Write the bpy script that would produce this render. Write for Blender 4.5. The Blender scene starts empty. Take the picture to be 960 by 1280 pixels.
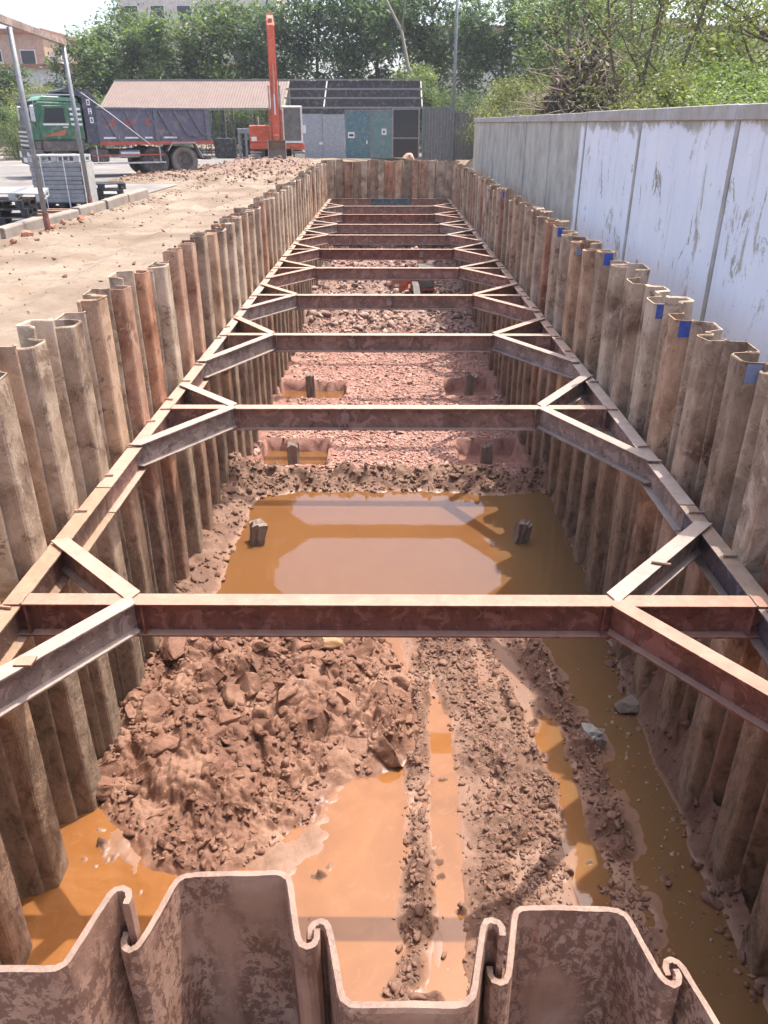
import bpy, bmesh, math, random
import numpy as np
from mathutils import Vector, Matrix
from mathutils import noise as mnoise

R = math.radians
random.seed(7)
sc = bpy.context.scene
C = sc.collection

# ------------------------------------------------------------------ camera
cam_d = bpy.data.cameras.new("camera")
cam_d.sensor_fit = 'VERTICAL'
cam_d.sensor_height = 32.0
cam_d.lens = 32.0 * 961.0 / 1280.0
cam_d.clip_start = 0.05
cam_d.clip_end = 3000.0
cam = bpy.data.objects.new("camera", cam_d)
C.objects.link(cam)
cam.location = (0.0, 0.0, 1.9)
cam.rotation_euler = (R(90 - 26.83), 0.0, 0.0065)
sc.camera = cam

# ------------------------------------------------------------------ sky and sun
SUN = Vector((0.285, 0.24, 1.0)).normalized()
world = bpy.data.worlds.new("World")
sc.world = world
world.use_nodes = True
wn = world.node_tree
bg = wn.nodes["Background"]
sky = wn.nodes.new("ShaderNodeTexSky")
sky.sky_type = 'NISHITA'
sky.sun_disc = False
sky.sun_elevation = math.asin(SUN.z)
sky.sun_rotation = math.atan2(SUN.x, SUN.y)
sky.air_density = 0.8
sky.dust_density = 4.5
sky.ozone_density = 0.6
wn.links.new(sky.outputs[0], bg.inputs[0])
bg.inputs[1].default_value = 0.15
sd = bpy.data.lights.new("sun", 'SUN')
sd.energy = 2.0
sd.angle = R(0.6)
sd.color = (1.0, 0.95, 0.87)
so = bpy.data.objects.new("sun", sd)
C.objects.link(so)
so.location = (20, 20, 60)
so.rotation_euler = SUN.to_track_quat('Z', 'Y').to_euler()

sc.view_settings.view_transform = 'Standard'
sc.view_settings.look = 'None'
sc.view_settings.exposure = 1.58
sc.view_settings.gamma = 1.0
sc.view_settings.use_curve_mapping = False
sc.render.engine = 'CYCLES'
sc.cycles.use_denoising = True
sc.cycles.max_bounces = 6
sc.cycles.diffuse_bounces = 4
sc.cycles.glossy_bounces = 3

# ------------------------------------------------------------------ materials
def nmat(name):
    m = bpy.data.materials.new(name)
    m.use_nodes = True
    nt = m.node_tree
    return m, nt, nt.nodes["Principled BSDF"]

def nd(nt, t, **kw):
    n = nt.nodes.new("ShaderNode" + t)
    for k, v in kw.items():
        if k.startswith("i_"):
            key = k[2:]
            key = int(key) if key.isdigit() else key.replace("_", " ")
            n.inputs[key].default_value = v
        else:
            setattr(n, k, v)
    return n

def c4(c):
    return (c[0], c[1], c[2], 1.0)

def pos(nt, stretch=(1, 1, 1), obj=False):
    if obj:
        src = nd(nt, "TexCoord").outputs["Object"]
    else:
        src = nd(nt, "NewGeometry").outputs["Position"]
    mp = nd(nt, "Mapping")
    mp.inputs["Scale"].default_value = stretch
    nt.links.new(src, mp.inputs[0])
    return mp.outputs[0]

def noise(nt, vec, scale, detail=6.0, rough=0.6, dist=0.0):
    n = nd(nt, "TexNoise", i_Scale=scale, i_Detail=detail, i_Roughness=rough, i_Distortion=dist)
    nt.links.new(vec, n.inputs["Vector"])
    return n.outputs["Fac"]

def ramp(nt, fac, stops):
    r = nd(nt, "ValToRGB")
    el = r.color_ramp.elements
    while len(el) < len(stops):
        el.new(0.5)
    for e, (p, c) in zip(el, stops):
        e.position = p
        e.color = c4(c) if not isinstance(c, (int, float)) else (c, c, c, 1)
    nt.links.new(fac, r.inputs[0])
    return r.outputs[0]

def mix(nt, fac, a, b, mode='MIX'):
    m = nd(nt, "Mix", data_type='RGBA', blend_type=mode)
    for sock, v in ((m.inputs[0], fac), (m.inputs[6], a), (m.inputs[7], b)):
        if isinstance(v, (int, float)):
            sock.default_value = v
        elif isinstance(v, tuple):
            sock.default_value = c4(v)
        else:
            nt.links.new(v, sock)
    return m.outputs[2]

def mth(nt, op, a, b=0.0, clamp=False):
    m = nd(nt, "Math", operation=op, use_clamp=clamp)
    for i, v in enumerate((a, b)):
        if isinstance(v, (int, float)):
            m.inputs[i].default_value = v
        else:
            nt.links.new(v, m.inputs[i])
    return m.outputs[0]

def sstep(nt, v, lo, hi):
    m = nd(nt, "MapRange", interpolation_type='SMOOTHSTEP')
    nt.links.new(v, m.inputs[0])
    m.inputs[1].default_value = lo
    m.inputs[2].default_value = hi
    return m.outputs[0]

def bump(nt, b, h, strength, dist=0.02):
    n = nd(nt, "Bump", i_Strength=strength, i_Distance=dist)
    nt.links.new(h, n.inputs["Height"])
    nt.links.new(n.outputs[0], b.inputs["Normal"])

def simple(name, col, rough=0.7, metal=0.0, var=0.18, scale=6.0, bmp=0.15, dirt=None, dirt_amt=0.45, obj=False, stretch=(1, 1, 1)):
    """plain coloured surface with uneven tone, fine relief and optional dirt"""
    m, nt, b = nmat(name)
    v = pos(nt, stretch, obj)
    f = noise(nt, v, scale, 7, 0.65)
    lo = tuple(x * (1 - var) for x in col)
    hi = tuple(min(1, x * (1 + var)) for x in col)
    c = ramp(nt, f, [(0.3, lo), (0.7, hi)])
    if dirt:
        g = noise(nt, v, scale * 0.45, 8, 0.7, 0.4)
        c = mix(nt, ramp(nt, g, [(0.5, 0.0), (0.68, dirt_amt * 1.6 if dirt_amt < 0.6 else 1.0)]), c, dirt)
    nt.links.new(c, b.inputs["Base Color"])
    b.inputs["Roughness"].default_value = rough
    b.inputs["Metallic"].default_value = metal
    if bmp:
        bump(nt, b, noise(nt, v, scale * 6, 5, 0.6), bmp, 0.01)
    return m

M = {}

def steel(name, col, dust, dust_amt=0.85, spots=(0.07, 0.035, 0.025)):
    """rusted rolled steel, dust settled on faces that look up"""
    m, nt, b = nmat(name)
    v = pos(nt)
    f = noise(nt, v, 2.2, 8, 0.65, 0.3)
    lo = tuple(x * 0.62 for x in col)
    hi = tuple(x * 1.35 for x in col)
    c = ramp(nt, f, [(0.28, lo), (0.5, col), (0.75, hi)])
    sp = noise(nt, v, 14, 6, 0.7)
    c = mix(nt, ramp(nt, sp, [(0.55, 0.0), (0.68, 0.75)]), c, spots)
    pt = noise(nt, v, 6, 8, 0.7, 0.8)
    c = mix(nt, ramp(nt, pt, [(0.53, 0.0), (0.56, 0.6)]), c, tuple(min(1, x * 1.6 + 0.05) for x in col))
    c = mix(nt, ramp(nt, pt, [(0.38, 0.6), (0.42, 0.0)]), c, tuple(x * 0.5 for x in col))
    vs = pos(nt, (9, 9, 0.7))
    st = noise(nt, vs, 2.0, 4, 0.6)
    c = mix(nt, ramp(nt, st, [(0.55, 0.0), (0.75, 0.35)]), c, tuple(min(1, x * 0.5 + 0.1) for x in dust))
    geo = nd(nt, "NewGeometry")
    sx = nd(nt, "SeparateXYZ")
    nt.links.new(geo.outputs["True Normal"], sx.inputs[0])
    up = sstep(nt, sx.outputs[2], 0.5, 0.9)
    dn = ramp(nt, noise(nt, v, 5.5, 8, 0.7, 0.5), [(0.25, dust_amt * 0.55), (0.62, dust_amt)])
    du = mth(nt, 'MULTIPLY', up, dn)
    dv = ramp(nt, noise(nt, v, 9, 6, 0.6), [(0.3, tuple(x * 0.8 for x in dust)), (0.7, dust)])
    c = mix(nt, du, c, dv)
    nt.links.new(c, b.inputs["Base Color"])
    b.inputs["Roughness"].default_value = 0.72
    b.inputs["Specular IOR Level"].default_value = 0.35
    sc2 = noise(nt, v, 26, 9, 0.75, 0.4)
    bump(nt, b, mth(nt, 'ADD', sc2, noise(nt, v, 90, 4, 0.6)), 0.45, 0.006)
    return m

DUST = (0.44, 0.32, 0.25)
M['rust'] = steel('rusted_beam_steel', (0.29, 0.165, 0.122), DUST)
M['rust_red'] = steel('red_rusted_beam_steel', (0.215, 0.085, 0.058), (0.43, 0.275, 0.20))
M['steel_grey'] = steel('grey_scaled_beam_steel', (0.27, 0.20, 0.165), (0.41, 0.335, 0.285))
M['steel_ochre'] = steel('ochre_rusted_beam_steel', (0.21, 0.125, 0.085), (0.37, 0.25, 0.165))
M['steel_blue'] = steel('blue_painted_beam_steel', (0.115, 0.105, 0.125), (0.36, 0.25, 0.165), 0.8)
M['teal_steel'] = steel('teal_painted_beam_steel', (0.10, 0.15, 0.16), (0.22, 0.25, 0.25), 0.7)

def pile_mat(name, base, pale, dark, mudc, wet_z=-2.7):
    m, nt, b = nmat(name)
    oi = nd(nt, "ObjectInfo")
    v = pos(nt)
    # shift the pattern per pile so neighbours differ
    f = noise(nt, v, 1.7, 8, 0.65, 0.4)
    c = ramp(nt, f, [(0.34, dark), (0.47, base), (0.62, pale)])
    vs = pos(nt, (5, 5, 0.9))
    st = noise(nt, vs, 1.6, 8, 0.75, 0.9)
    c = mix(nt, ramp(nt, st, [(0.52, 0.0), (0.74, 0.65)]), c, pale)
    c = mix(nt, ramp(nt, st, [(0.22, 0.6), (0.42, 0.0)]), c, dark)
    sp = noise(nt, v, 19, 7, 0.75, 0.2)
    c = mix(nt, ramp(nt, sp, [(0.60, 0.0), (0.70, 0.75)]), c, tuple(x * 0.6 for x in dark))
    spl = noise(nt, pos(nt, (1, 1, 0.7)), 4.6, 11, 0.78, 0.7)
    c = mix(nt, ramp(nt, spl, [(0.535, 0.0), (0.565, 0.62)]), c, tuple(min(1, x * 1.12) for x in pale))
    c = mix(nt, ramp(nt, spl, [(0.395, 0.7), (0.43, 0.0)]), c, tuple(x * 0.8 for x in dark))
    chip = noise(nt, v, 48, 6, 0.7, 0.2)
    c = mix(nt, ramp(nt, chip, [(0.63, 0.0), (0.665, 0.8)]), c, tuple(x * 0.55 for x in dark))
    rst = noise(nt, pos(nt, (8, 8, 0.45)), 1.4, 9, 0.7, 0.3)
    c = mix(nt, ramp(nt, rst, [(0.60, 0.0), (0.66, 0.5)]), c, (0.27, 0.115, 0.05))
    # per pile tone
    tone = ramp(nt, oi.outputs["Random"], [(0.0, (0.70, 0.62, 0.57)), (0.3, (0.98, 0.93, 0.88)), (0.6, (1.14, 1.12, 1.08)), (0.8, (0.90, 0.80, 0.72)), (1.0, (1.15, 0.93, 0.77))])
    c = mix(nt, 1.0, c, tone, 'MULTIPLY')
    # splashed clay on the lower part
    geo = nd(nt, "NewGeometry")
    sx = nd(nt, "SeparateXYZ")
    nt.links.new(geo.outputs["Position"], sx.inputs[0])
    zz = mth(nt, 'ADD', sx.outputs[2], mth(nt, 'MULTIPLY', mth(nt, 'SUBTRACT', noise(nt, pos(nt, (2.5, 2.5, 0.8)), 1.6, 7, 0.7), 0.5), 2.2))
    mz = sstep(nt, zz, -1.9, -2.8)
    mn = ramp(nt, noise(nt, pos(nt, (1, 1, 0.5)), 7, 10, 0.75, 0.8), [(0.40, tuple(x * 0.38 for x in mudc)), (0.50, mudc), (0.60, tuple(x * 1.35 for x in mudc))])
    c = mix(nt, mth(nt, 'MULTIPLY', mz, 0.75), c, mn)
    nt.links.new(c, b.inputs["Base Color"])
    b.inputs["Roughness"].default_value = 0.82
    b.inputs["Specular IOR Level"].default_value = 0.25
    h = mth(nt, 'ADD', noise(nt, v, 34, 7, 0.7), mth(nt, 'MULTIPLY', noise(nt, v, 9, 5, 0.6, 0.6), mth(nt, 'ADD', mth(nt, 'MULTIPLY', mz, 2.2), 0.8)))
    bump(nt, b, h, 0.55, 0.014)
    return m

M['pile'] = pile_mat('rusty_sheet_pile_steel', (0.345, 0.262, 0.19), (0.50, 0.405, 0.315), (0.145, 0.093, 0.066), (0.20, 0.145, 0.102))
M['pile_red'] = pile_mat('red_rust_sheet_pile_steel', (0.345, 0.195, 0.13), (0.46, 0.31, 0.225), (0.175, 0.085, 0.056), (0.21, 0.145, 0.104))

def front_pile_mat():
    m, nt, b = nmat('flaking_sheet_pile_steel')
    v = pos(nt)
    f = noise(nt, v, 3.0, 6, 0.6, 0.2)
    c = ramp(nt, f, [(0.3, (0.23, 0.115, 0.072)), (0.5, (0.33, 0.185, 0.125)), (0.72, (0.45, 0.29, 0.215))])
    fl = noise(nt, pos(nt, (1, 1, 0.7)), 42, 10, 0.78, 0.4)
    fl2 = noise(nt, pos(nt, (1, 1, 0.45)), 9, 8, 0.7, 0.5)
    flm = ramp(nt, mth(nt, 'ADD', mth(nt, 'MULTIPLY', fl, 0.75), mth(nt, 'MULTIPLY', fl2, 0.25)), [(0.495, 0.0), (0.507, 1.0)])
    region = ramp(nt, noise(nt, pos(nt, (1, 1, 0.4)), 4.2, 3, 0.5), [(0.38, 0.0), (0.47, 1.0)])
    msk = mth(nt, 'MULTIPLY', flm, region)
    c = mix(nt, mth(nt, 'MULTIPLY', msk, 0.78), c, (0.115, 0.048, 0.03))
    run = ramp(nt, noise(nt, pos(nt, (14, 14, 0.6)), 2.2, 5, 0.6), [(0.56, 0.0), (0.72, 0.5)])
    c = mix(nt, run, c, (0.24, 0.10, 0.06))
    rd = ramp(nt, noise(nt, v, 30, 5, 0.7), [(0.60, 0.0), (0.70, 0.6)])
    c = mix(nt, rd, c, (0.30, 0.12, 0.065))
    geo = nd(nt, "NewGeometry")
    sx = nd(nt, "SeparateXYZ")
    nt.links.new(geo.outputs["True Normal"], sx.inputs[0])
    up = sstep(nt, sx.outputs[2], 0.5, 0.9)
    c = mix(nt, mth(nt, 'MULTIPLY', up, 0.8), c, (0.25, 0.172, 0.13))
    nt.links.new(c, b.inputs["Base Color"])
    b.inputs["Roughness"].default_value = 0.75
    h = mth(nt, 'ADD', mth(nt, 'MULTIPLY', msk, -0.9), noise(nt, v, 80, 6, 0.7))
    bump(nt, b, h, 0.5, 0.006)
    return m
M['pile_front'] = front_pile_mat()

def mud_mat(name, dry, mid, wet, water_z, wet_span=0.16, silt=None):
    m, nt, b = nmat(name)
    v = pos(nt)
    f = noise(nt, v, 1.9, 8, 0.62, 0.5)
    c = ramp(nt, f, [(0.3, wet), (0.48, mid), (0.68, dry)])
    f2 = noise(nt, v, 11, 7, 0.7, 0.3)
    c = mix(nt, ramp(nt, f2, [(0.3, 0.4), (0.55, 0.0)]), c, tuple(x * 0.55 for x in mid))
    c = mix(nt, ramp(nt, f2, [(0.55, 0.0), (0.75, 0.5)]), c, dry)
    geo = nd(nt, "NewGeometry")
    sx = nd(nt, "SeparateXYZ")
    nt.links.new(geo.outputs["Position"], sx.inputs[0])
    near = sstep(nt, mth(nt, 'ADD', sx.outputs[2], mth(nt, 'MULTIPLY', mth(nt, 'SUBTRACT', f, 0.5), 0.12)), water_z + wet_span, water_z - 0.01)
    if silt:
        c = mix(nt, mth(nt, 'MULTIPLY', near, 0.8), c, silt)
    nt.links.new(c, b.inputs["Base Color"])
    rg = mth(nt, 'SUBTRACT', 0.78, mth(nt, 'MULTIPLY', near, 0.42))
    nt.links.new(rg, b.inputs["Roughness"])
    b.inputs["Specular IOR Level"].default_value = 0.4
    h = mth(nt, 'ADD', noise(nt, v, 26, 6, 0.65), mth(nt, 'MULTIPLY', noise(nt, v, 75, 4, 0.6), 0.4))
    bs = mth(nt, 'SUBTRACT', 0.8, mth(nt, 'MULTIPLY', near, 0.7))
    n = nd(nt, "Bump", i_Distance=0.02)
    nt.links.new(bs, n.inputs["Strength"])
    nt.links.new(h, n.inputs["Height"])
    nt.links.new(n.outputs[0], b.inputs["Normal"])
    return m

WL = -4.15          # water level in the trench
M['mud'] = mud_mat('trench_clay', (0.27, 0.165, 0.115), (0.185, 0.103, 0.069), (0.12, 0.063, 0.042), WL, 0.05, (0.27, 0.145, 0.088))
M['clay'] = mud_mat('dug_clay', (0.33, 0.19, 0.128), (0.21, 0.105, 0.067), (0.12, 0.054, 0.034), WL, 0.10)
M['brickbed'] = mud_mat('crushed_brick_bed', (0.38, 0.215, 0.168), (0.30, 0.15, 0.115), (0.20, 0.09, 0.066), -99)
M['rubble'] = mud_mat('rubble_soil', (0.34, 0.225, 0.18), (0.25, 0.155, 0.12), (0.14, 0.08, 0.062), -99)
M['shard'] = simple('crushed_brick_shard', (0.42, 0.245, 0.195), 0.85, var=0.5, scale=9, bmp=0.2, dirt=(0.45, 0.325, 0.27), dirt_amt=0.5)
M['rock'] = simple('broken_rock', (0.34, 0.23, 0.19), 0.85, var=0.4, scale=4, bmp=0.3, dirt=(0.18, 0.105, 0.08), dirt_amt=0.4)
M['clodm'] = simple('crumbled_clay', (0.20, 0.108, 0.073), 0.8, var=0.35, scale=5, bmp=0.4, dirt=(0.26, 0.155, 0.108), dirt_amt=0.5)

def water_mat(name, a, bcol, rough=0.035):
    m, nt, b = nmat(name)
    v = pos(nt)
    f = noise(nt, v, 0.9, 7, 0.6, 1.6)
    c = ramp(nt, f, [(0.32, a), (0.66, bcol)])
    sw = noise(nt, v, 3.2, 8, 0.7, 2.5)
    c = mix(nt, ramp(nt, sw, [(0.55, 0.0), (0.72, 0.35)]), c, (0.33, 0.18, 0.09))
    # ditch along the right wall: darker olive, mostly wall shade put into the colour
    geo = nd(nt, "NewGeometry")
    sx = nd(nt, "SeparateXYZ")
    nt.links.new(geo.outputs["Position"], sx.inputs[0])
    deep = sstep(nt, mth(nt, 'ADD', sx.outputs[1], mth(nt, 'MULTIPLY', f, 1.2)), 8.6, 9.8)
    c = mix(nt, mth(nt, 'MULTIPLY', deep, 0.8), c, (0.145, 0.068, 0.026))
    ditch = sstep(nt, mth(nt, 'ADD', sx.outputs[0], mth(nt, 'MULTIPLY', f, 0.4)), 1.75, 2.25)
    c = mix(nt, mth(nt, 'MULTIPLY', ditch, 0.75), c, (0.15, 0.095, 0.046))
    nt.links.new(c, b.inputs["Base Color"])
    b.inputs["Roughness"].default_value = rough
    b.inputs["IOR"].default_value = 1.58
    bump(nt, b, noise(nt, v, 5, 3, 0.5), 0.03, 0.02)
    return m
M['water'] = water_mat('silty_orange_water', (0.20, 0.08, 0.024), (0.275, 0.118, 0.04))

def ground_mat():
    m, nt, b = nmat('sandy_site_dirt')
    v = pos(nt)
    f = noise(nt, v, 0.55, 8, 0.6, 0.4)
    c = ramp(nt, f, [(0.36, (0.155, 0.105, 0.067)), (0.5, (0.215, 0.16, 0.11)), (0.62, (0.262, 0.208, 0.152))])
    f2 = noise(nt, v, 7, 8, 0.7, 0.2)
    c = mix(nt, ramp(nt, f2, [(0.55, 0.0), (0.62, 0.75)]), c, (0.155, 0.10, 0.066))
    geo = nd(nt, "NewGeometry")
    sx = nd(nt, "SeparateXYZ")
    nt.links.new(geo.outputs["Position"], sx.inputs[0])
    hz = sstep(nt, sx.outputs[2], 0.10, 0.35)
    c = mix(nt, mth(nt, 'MULTIPLY', hz, 0.8), c, ramp(nt, f2, [(0.35, (0.15, 0.085, 0.06)), (0.6, (0.26, 0.175, 0.13))]))
    nt.links.new(c, b.inputs["Base Color"])
    b.inputs["Roughness"].default_value = 0.92
    bump(nt, b, mth(nt, 'ADD', noise(nt, v, 18, 7, 0.7), f2), 0.6, 0.03)
    return m
M['ground'] = ground_mat()
M['yard'] = simple('grey_yard_concrete', (0.175, 0.163, 0.15), 0.9, var=0.2, scale=0.6, bmp=0.1, dirt=(0.42, 0.33, 0.26), dirt_amt=0.6)
M['kerb'] = simple('pale_kerb_concrete', (0.25, 0.215, 0.18), 0.9, var=0.2, scale=3, bmp=0.3, dirt=(0.38, 0.27, 0.20), dirt_amt=0.5)

def wall_mat(name, painted):
    m, nt, b = nmat(name)
    v = pos(nt)
    f = noise(nt, v, 1.3, 8, 0.65, 0.3)
    c = ramp(nt, f, [(0.3, (0.32, 0.295, 0.24)), (0.5, (0.47, 0.445, 0.375)), (0.7, (0.58, 0.555, 0.48))])
    st = noise(nt, pos(nt, (1.6, 1.6, 0.6)), 1.3, 9, 0.75, 0.8)
    c = mix(nt, ramp(nt, st, [(0.5, 0.0), (0.7, 0.6)]), c, (0.22, 0.19, 0.165))
    lm = ramp(nt, noise(nt, pos(nt, (2, 2, 0.5)), 0.9, 6, 0.6), [(0.55, 0.0), (0.7, 0.55)])
    c = mix(nt, lm, c, (0.60, 0.59, 0.56))
    if painted:
        geo = nd(nt, "NewGeometry")
        sx = nd(nt, "SeparateXYZ")
        nt.links.new(geo.outputs["Position"], sx.inputs[0])
        wob = mth(nt, 'MULTIPLY', mth(nt, 'SUBTRACT', noise(nt, v, 4, 5, 0.6), 0.5), 0.35)
        edge = sstep(nt, mth(nt, 'ADD', sx.outputs[1], wob), 18.25, 18.12)
        topl = sstep(nt, mth(nt, 'ADD', sx.outputs[2], mth(nt, 'MULTIPLY', mth(nt, 'SUBTRACT', noise(nt, v, 0.9, 9, 0.75, 0.5), 0.5), 1.1)), 1.90, 1.78)
        peel = ramp(nt, noise(nt, pos(nt, (1.2, 1.2, 0.5)), 1.9, 10, 0.78, 0.6), [(0.405, 0.0), (0.425, 1.0)])
        peel2 = ramp(nt, noise(nt, v, 13, 6, 0.7, 0.3), [(0.31, 0.0), (0.345, 1.0)])
        pm = mth(nt, 'MULTIPLY', mth(nt, 'MULTIPLY', edge, topl), mth(nt, 'MULTIPLY', peel, peel2))
        pc = ramp(nt, noise(nt, pos(nt, (1.1, 1.1, 0.5)), 1.1, 8, 0.7, 0.6), [(0.3, (0.78, 0.81, 0.88)), (0.65, (0.88, 0.90, 0.94))])
        drip = ramp(nt, noise(nt, pos(nt, (5, 5, 0.28)), 1.6, 9, 0.72, 0.3), [(0.56, 0.0), (0.70, 0.45)])
        pc = mix(nt, drip, pc, (0.42, 0.40, 0.38))
        c = mix(nt, pm, c, pc)
    nt.links.new(c, b.inputs["Base Color"])
    b.inputs["Roughness"].default_value = 0.9
    bump(nt, b, noise(nt, v, 30, 7, 0.7), 0.3, 0.01)
    return m
M['wall'] = wall_mat('weathered_wall_concrete', True)
M['wall_post'] = simple('grey_wall_post_concrete', (0.40, 0.375, 0.325), 0.9, var=0.25, scale=3, bmp=0.3, dirt=(0.55, 0.55, 0.57), dirt_amt=0.5)

for n_, col, ro, me in (
        ('cab_green', (0.035, 0.125, 0.07), 0.4, 0.0), ('cab_green_pale', (0.16, 0.32, 0.22), 0.5, 0.0),
        ('dump_blue', (0.11, 0.11, 0.15), 0.6, 0.0), ('dump_navy', (0.05, 0.055, 0.085), 0.55, 0.0),
        ('red_paint', (0.42, 0.075, 0.05), 0.6, 0.0), ('orange', (0.55, 0.085, 0.03), 0.5, 0.0),
        ('orange_dull', (0.40, 0.10, 0.055), 0.6, 0.0), ('black_metal', (0.022, 0.022, 0.026), 0.6, 0.0),
        ('chassis', (0.10, 0.085, 0.08), 0.7, 0.0), ('tyre', (0.055, 0.052, 0.05), 0.9, 0.0),
        ('tyre_dusty', (0.17, 0.15, 0.135), 0.95, 0.0), ('chrome', (0.55, 0.56, 0.58), 0.35, 0.6),
        ('white_paint', (0.70, 0.70, 0.70), 0.6, 0.0), ('galv', (0.20, 0.207, 0.217), 0.5, 0.3),
        ('grey_sheet', (0.29, 0.32, 0.35), 0.6, 0.0), ('teal_door', (0.065, 0.16, 0.19), 0.6, 0.0),
        ('teal_door_pale', (0.11, 0.20, 0.20), 0.6, 0.0), ('corr_grey', (0.18, 0.18, 0.185), 0.7, 0.0),
        ('dark_interior', (0.03, 0.03, 0.034), 0.9, 0.0), ('roof_shade', (0.055, 0.05, 0.058), 0.8, 0.0),
        ('frame_steel', (0.26, 0.24, 0.235), 0.7, 0.0), ('pallet_black', (0.03, 0.031, 0.034), 0.6, 0.0),
        ('pallet_grey', (0.40, 0.41, 0.41), 0.7, 0.0), ('wrap_grey', (0.26, 0.265, 0.28), 0.45, 0.0),
        ('wrap_lit', (0.40, 0.39, 0.375), 0.5, 0.0), ('brick_red', (0.36, 0.16, 0.10), 0.9, 0.0),
        ('timber', (0.33, 0.20, 0.13), 0.85, 0.0), ('concrete_stub', (0.30, 0.285, 0.26), 0.9, 0.0),
        ('stub_brown', (0.20, 0.158, 0.128), 0.9, 0.0), ('blue_tag', (0.02, 0.075, 0.38), 0.6, 0.0),
        ('blue_tag_grey', (0.16, 0.22, 0.36), 0.7, 0.0), ('bucket', (0.36, 0.29, 0.235), 0.7, 0.2),
        ('tan_wall', (0.46, 0.32, 0.24), 0.9, 0.0), ('cream_wall', (0.62, 0.58, 0.50), 0.9, 0.0),
        ('pale_wall', (0.60, 0.61, 0.58), 0.9, 0.0), ('roof_edge', (0.30, 0.13, 0.09), 0.9, 0.0),
        ('yellow_stone', (0.42, 0.245, 0.12), 0.85, 0.0), ('bark', (0.12, 0.085, 0.06), 0.95, 0.0),
        ('bark_pale', (0.30, 0.26, 0.21), 0.95, 0.0), ('sack', (0.42, 0.28, 0.19), 0.9, 0.0),
        ('seat_grey', (0.10, 0.10, 0.10), 0.9, 0.0), ('lamp_glass', (0.75, 0.72, 0.62), 0.2, 0.0)):
    M[n_] = simple(n_, col, ro, me, var=0.22, scale=4.0 if 'wall' in n_ else 9.0, bmp=0.12, dirt=(0.36, 0.29, 0.235),
                   dirt_amt=0.28 if n_ not in ('lamp_glass',) else 0.05)

M['scum'] = simple('floating_scum_film', (0.34, 0.25, 0.16), 0.7)
m, nt, b = nmat('window_glass')
b.inputs["Base Color"].default_value = (0.035, 0.04, 0.045, 1)
b.inputs["Roughness"].default_value = 0.08
M['glass'] = m
m, nt, b = nmat('dusty_cab_glass')
nt.links.new(ramp(nt, noise(nt, pos(nt), 4, 5), [(0.3, (0.10, 0.105, 0.10)), (0.7, (0.19, 0.19, 0.175))]), b.inputs["Base Color"])
b.inputs["Roughness"].default_value = 0.15
M['cab_glass'] = m
M['roof_brown'] = simple('brown_corrugated_sheet', (0.175, 0.122, 0.10), 0.75, var=0.12, scale=1.5, bmp=0.05, dirt=(0.20, 0.148, 0.125), dirt_amt=0.3)

def leaf_mat(name, dark, mid, light, trans=0.45):
    m, nt, b = nmat(name)
    geo = nd(nt, "NewGeometry")
    v = pos(nt)
    f = noise(nt, v, 0.55, 3, 0.5)
    r = geo.outputs["Random Per Island"]
    k = mth(nt, 'ADD', mth(nt, 'MULTIPLY', f, 0.9), mth(nt, 'MULTIPLY', mth(nt, 'SUBTRACT', r, 0.5), 0.55))
    c = ramp(nt, k, [(0.25, dark), (0.45, mid), (0.72, light)])
    nt.links.new(c, b.inputs["Base Color"])
    b.inputs["Roughness"].default_value = 0.5
    b.inputs["Specular IOR Level"].default_value = 0.35
    tr = nd(nt, "BsdfTranslucent")
    nt.links.new(mix(nt, 1.0, c, (1.0, 1.1, 0.5), 'MULTIPLY'), tr.inputs[0])
    mx = nd(nt, "MixShader", i_0=trans)
    nt.links.new(b.outputs[0], mx.inputs[1])
    nt.links.new(tr.outputs[0], mx.inputs[2])
    nt.links.new(mx.outputs[0], nt.nodes["Material Output"].inputs[0])
    return m
M['leaf_dark'] = leaf_mat('blue_green_leaves', (0.055, 0.095, 0.055), (0.105, 0.165, 0.095), (0.185, 0.265, 0.15))
M['leaf_mid'] = leaf_mat('grey_green_leaves', (0.066, 0.105, 0.050), (0.13, 0.185, 0.085), (0.22, 0.285, 0.14))
M['leaf_light'] = leaf_mat('yellow_green_leaves', (0.085, 0.125, 0.045), (0.165, 0.225, 0.08), (0.28, 0.345, 0.14))
M['leaf_olive'] = leaf_mat('olive_leaves', (0.10, 0.112, 0.048), (0.19, 0.21, 0.085), (0.31, 0.325, 0.14))
M['leaf_brown'] = leaf_mat('withered_vine_leaves', (0.075, 0.055, 0.038), (0.15, 0.115, 0.08), (0.24, 0.19, 0.13), 0.15)
M['twig'] = simple('dry_twigs', (0.25, 0.19, 0.145), 0.95, var=0.3, scale=3, bmp=0)

# ------------------------------------------------------------------ mesh helpers
def rawmesh(name, verts, faces, smooth=False):
    me = bpy.data.meshes.new(name)
    me.from_pydata([tuple(v) for v in verts], [], faces)
    if smooth:
        me.polygons.foreach_set("use_smooth", [True] * len(me.polygons))
    me.update()
    return me

def npmesh(name, V, F, smooth=False):
    """V (n,3), F (m,k) arrays with constant face size"""
    me = bpy.data.meshes.new(name)
    V = np.ascontiguousarray(V, dtype=np.float32)
    F = np.ascontiguousarray(F, dtype=np.int32)
    n, k = F.shape
    me.vertices.add(len(V))
    me.vertices.foreach_set("co", V.ravel())
    me.loops.add(n * k)
    me.loops.foreach_set("vertex_index", F.ravel())
    me.polygons.add(n)
    me.polygons.foreach_set("loop_start", np.arange(0, n * k, k, dtype=np.int32))
    me.polygons.foreach_set("loop_total", np.full(n, k, dtype=np.int32))
    if smooth:
        me.polygons.foreach_set("use_smooth", np.ones(n, dtype=bool))
    me.update(calc_edges=True)
    me.validate()
    return me

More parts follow.
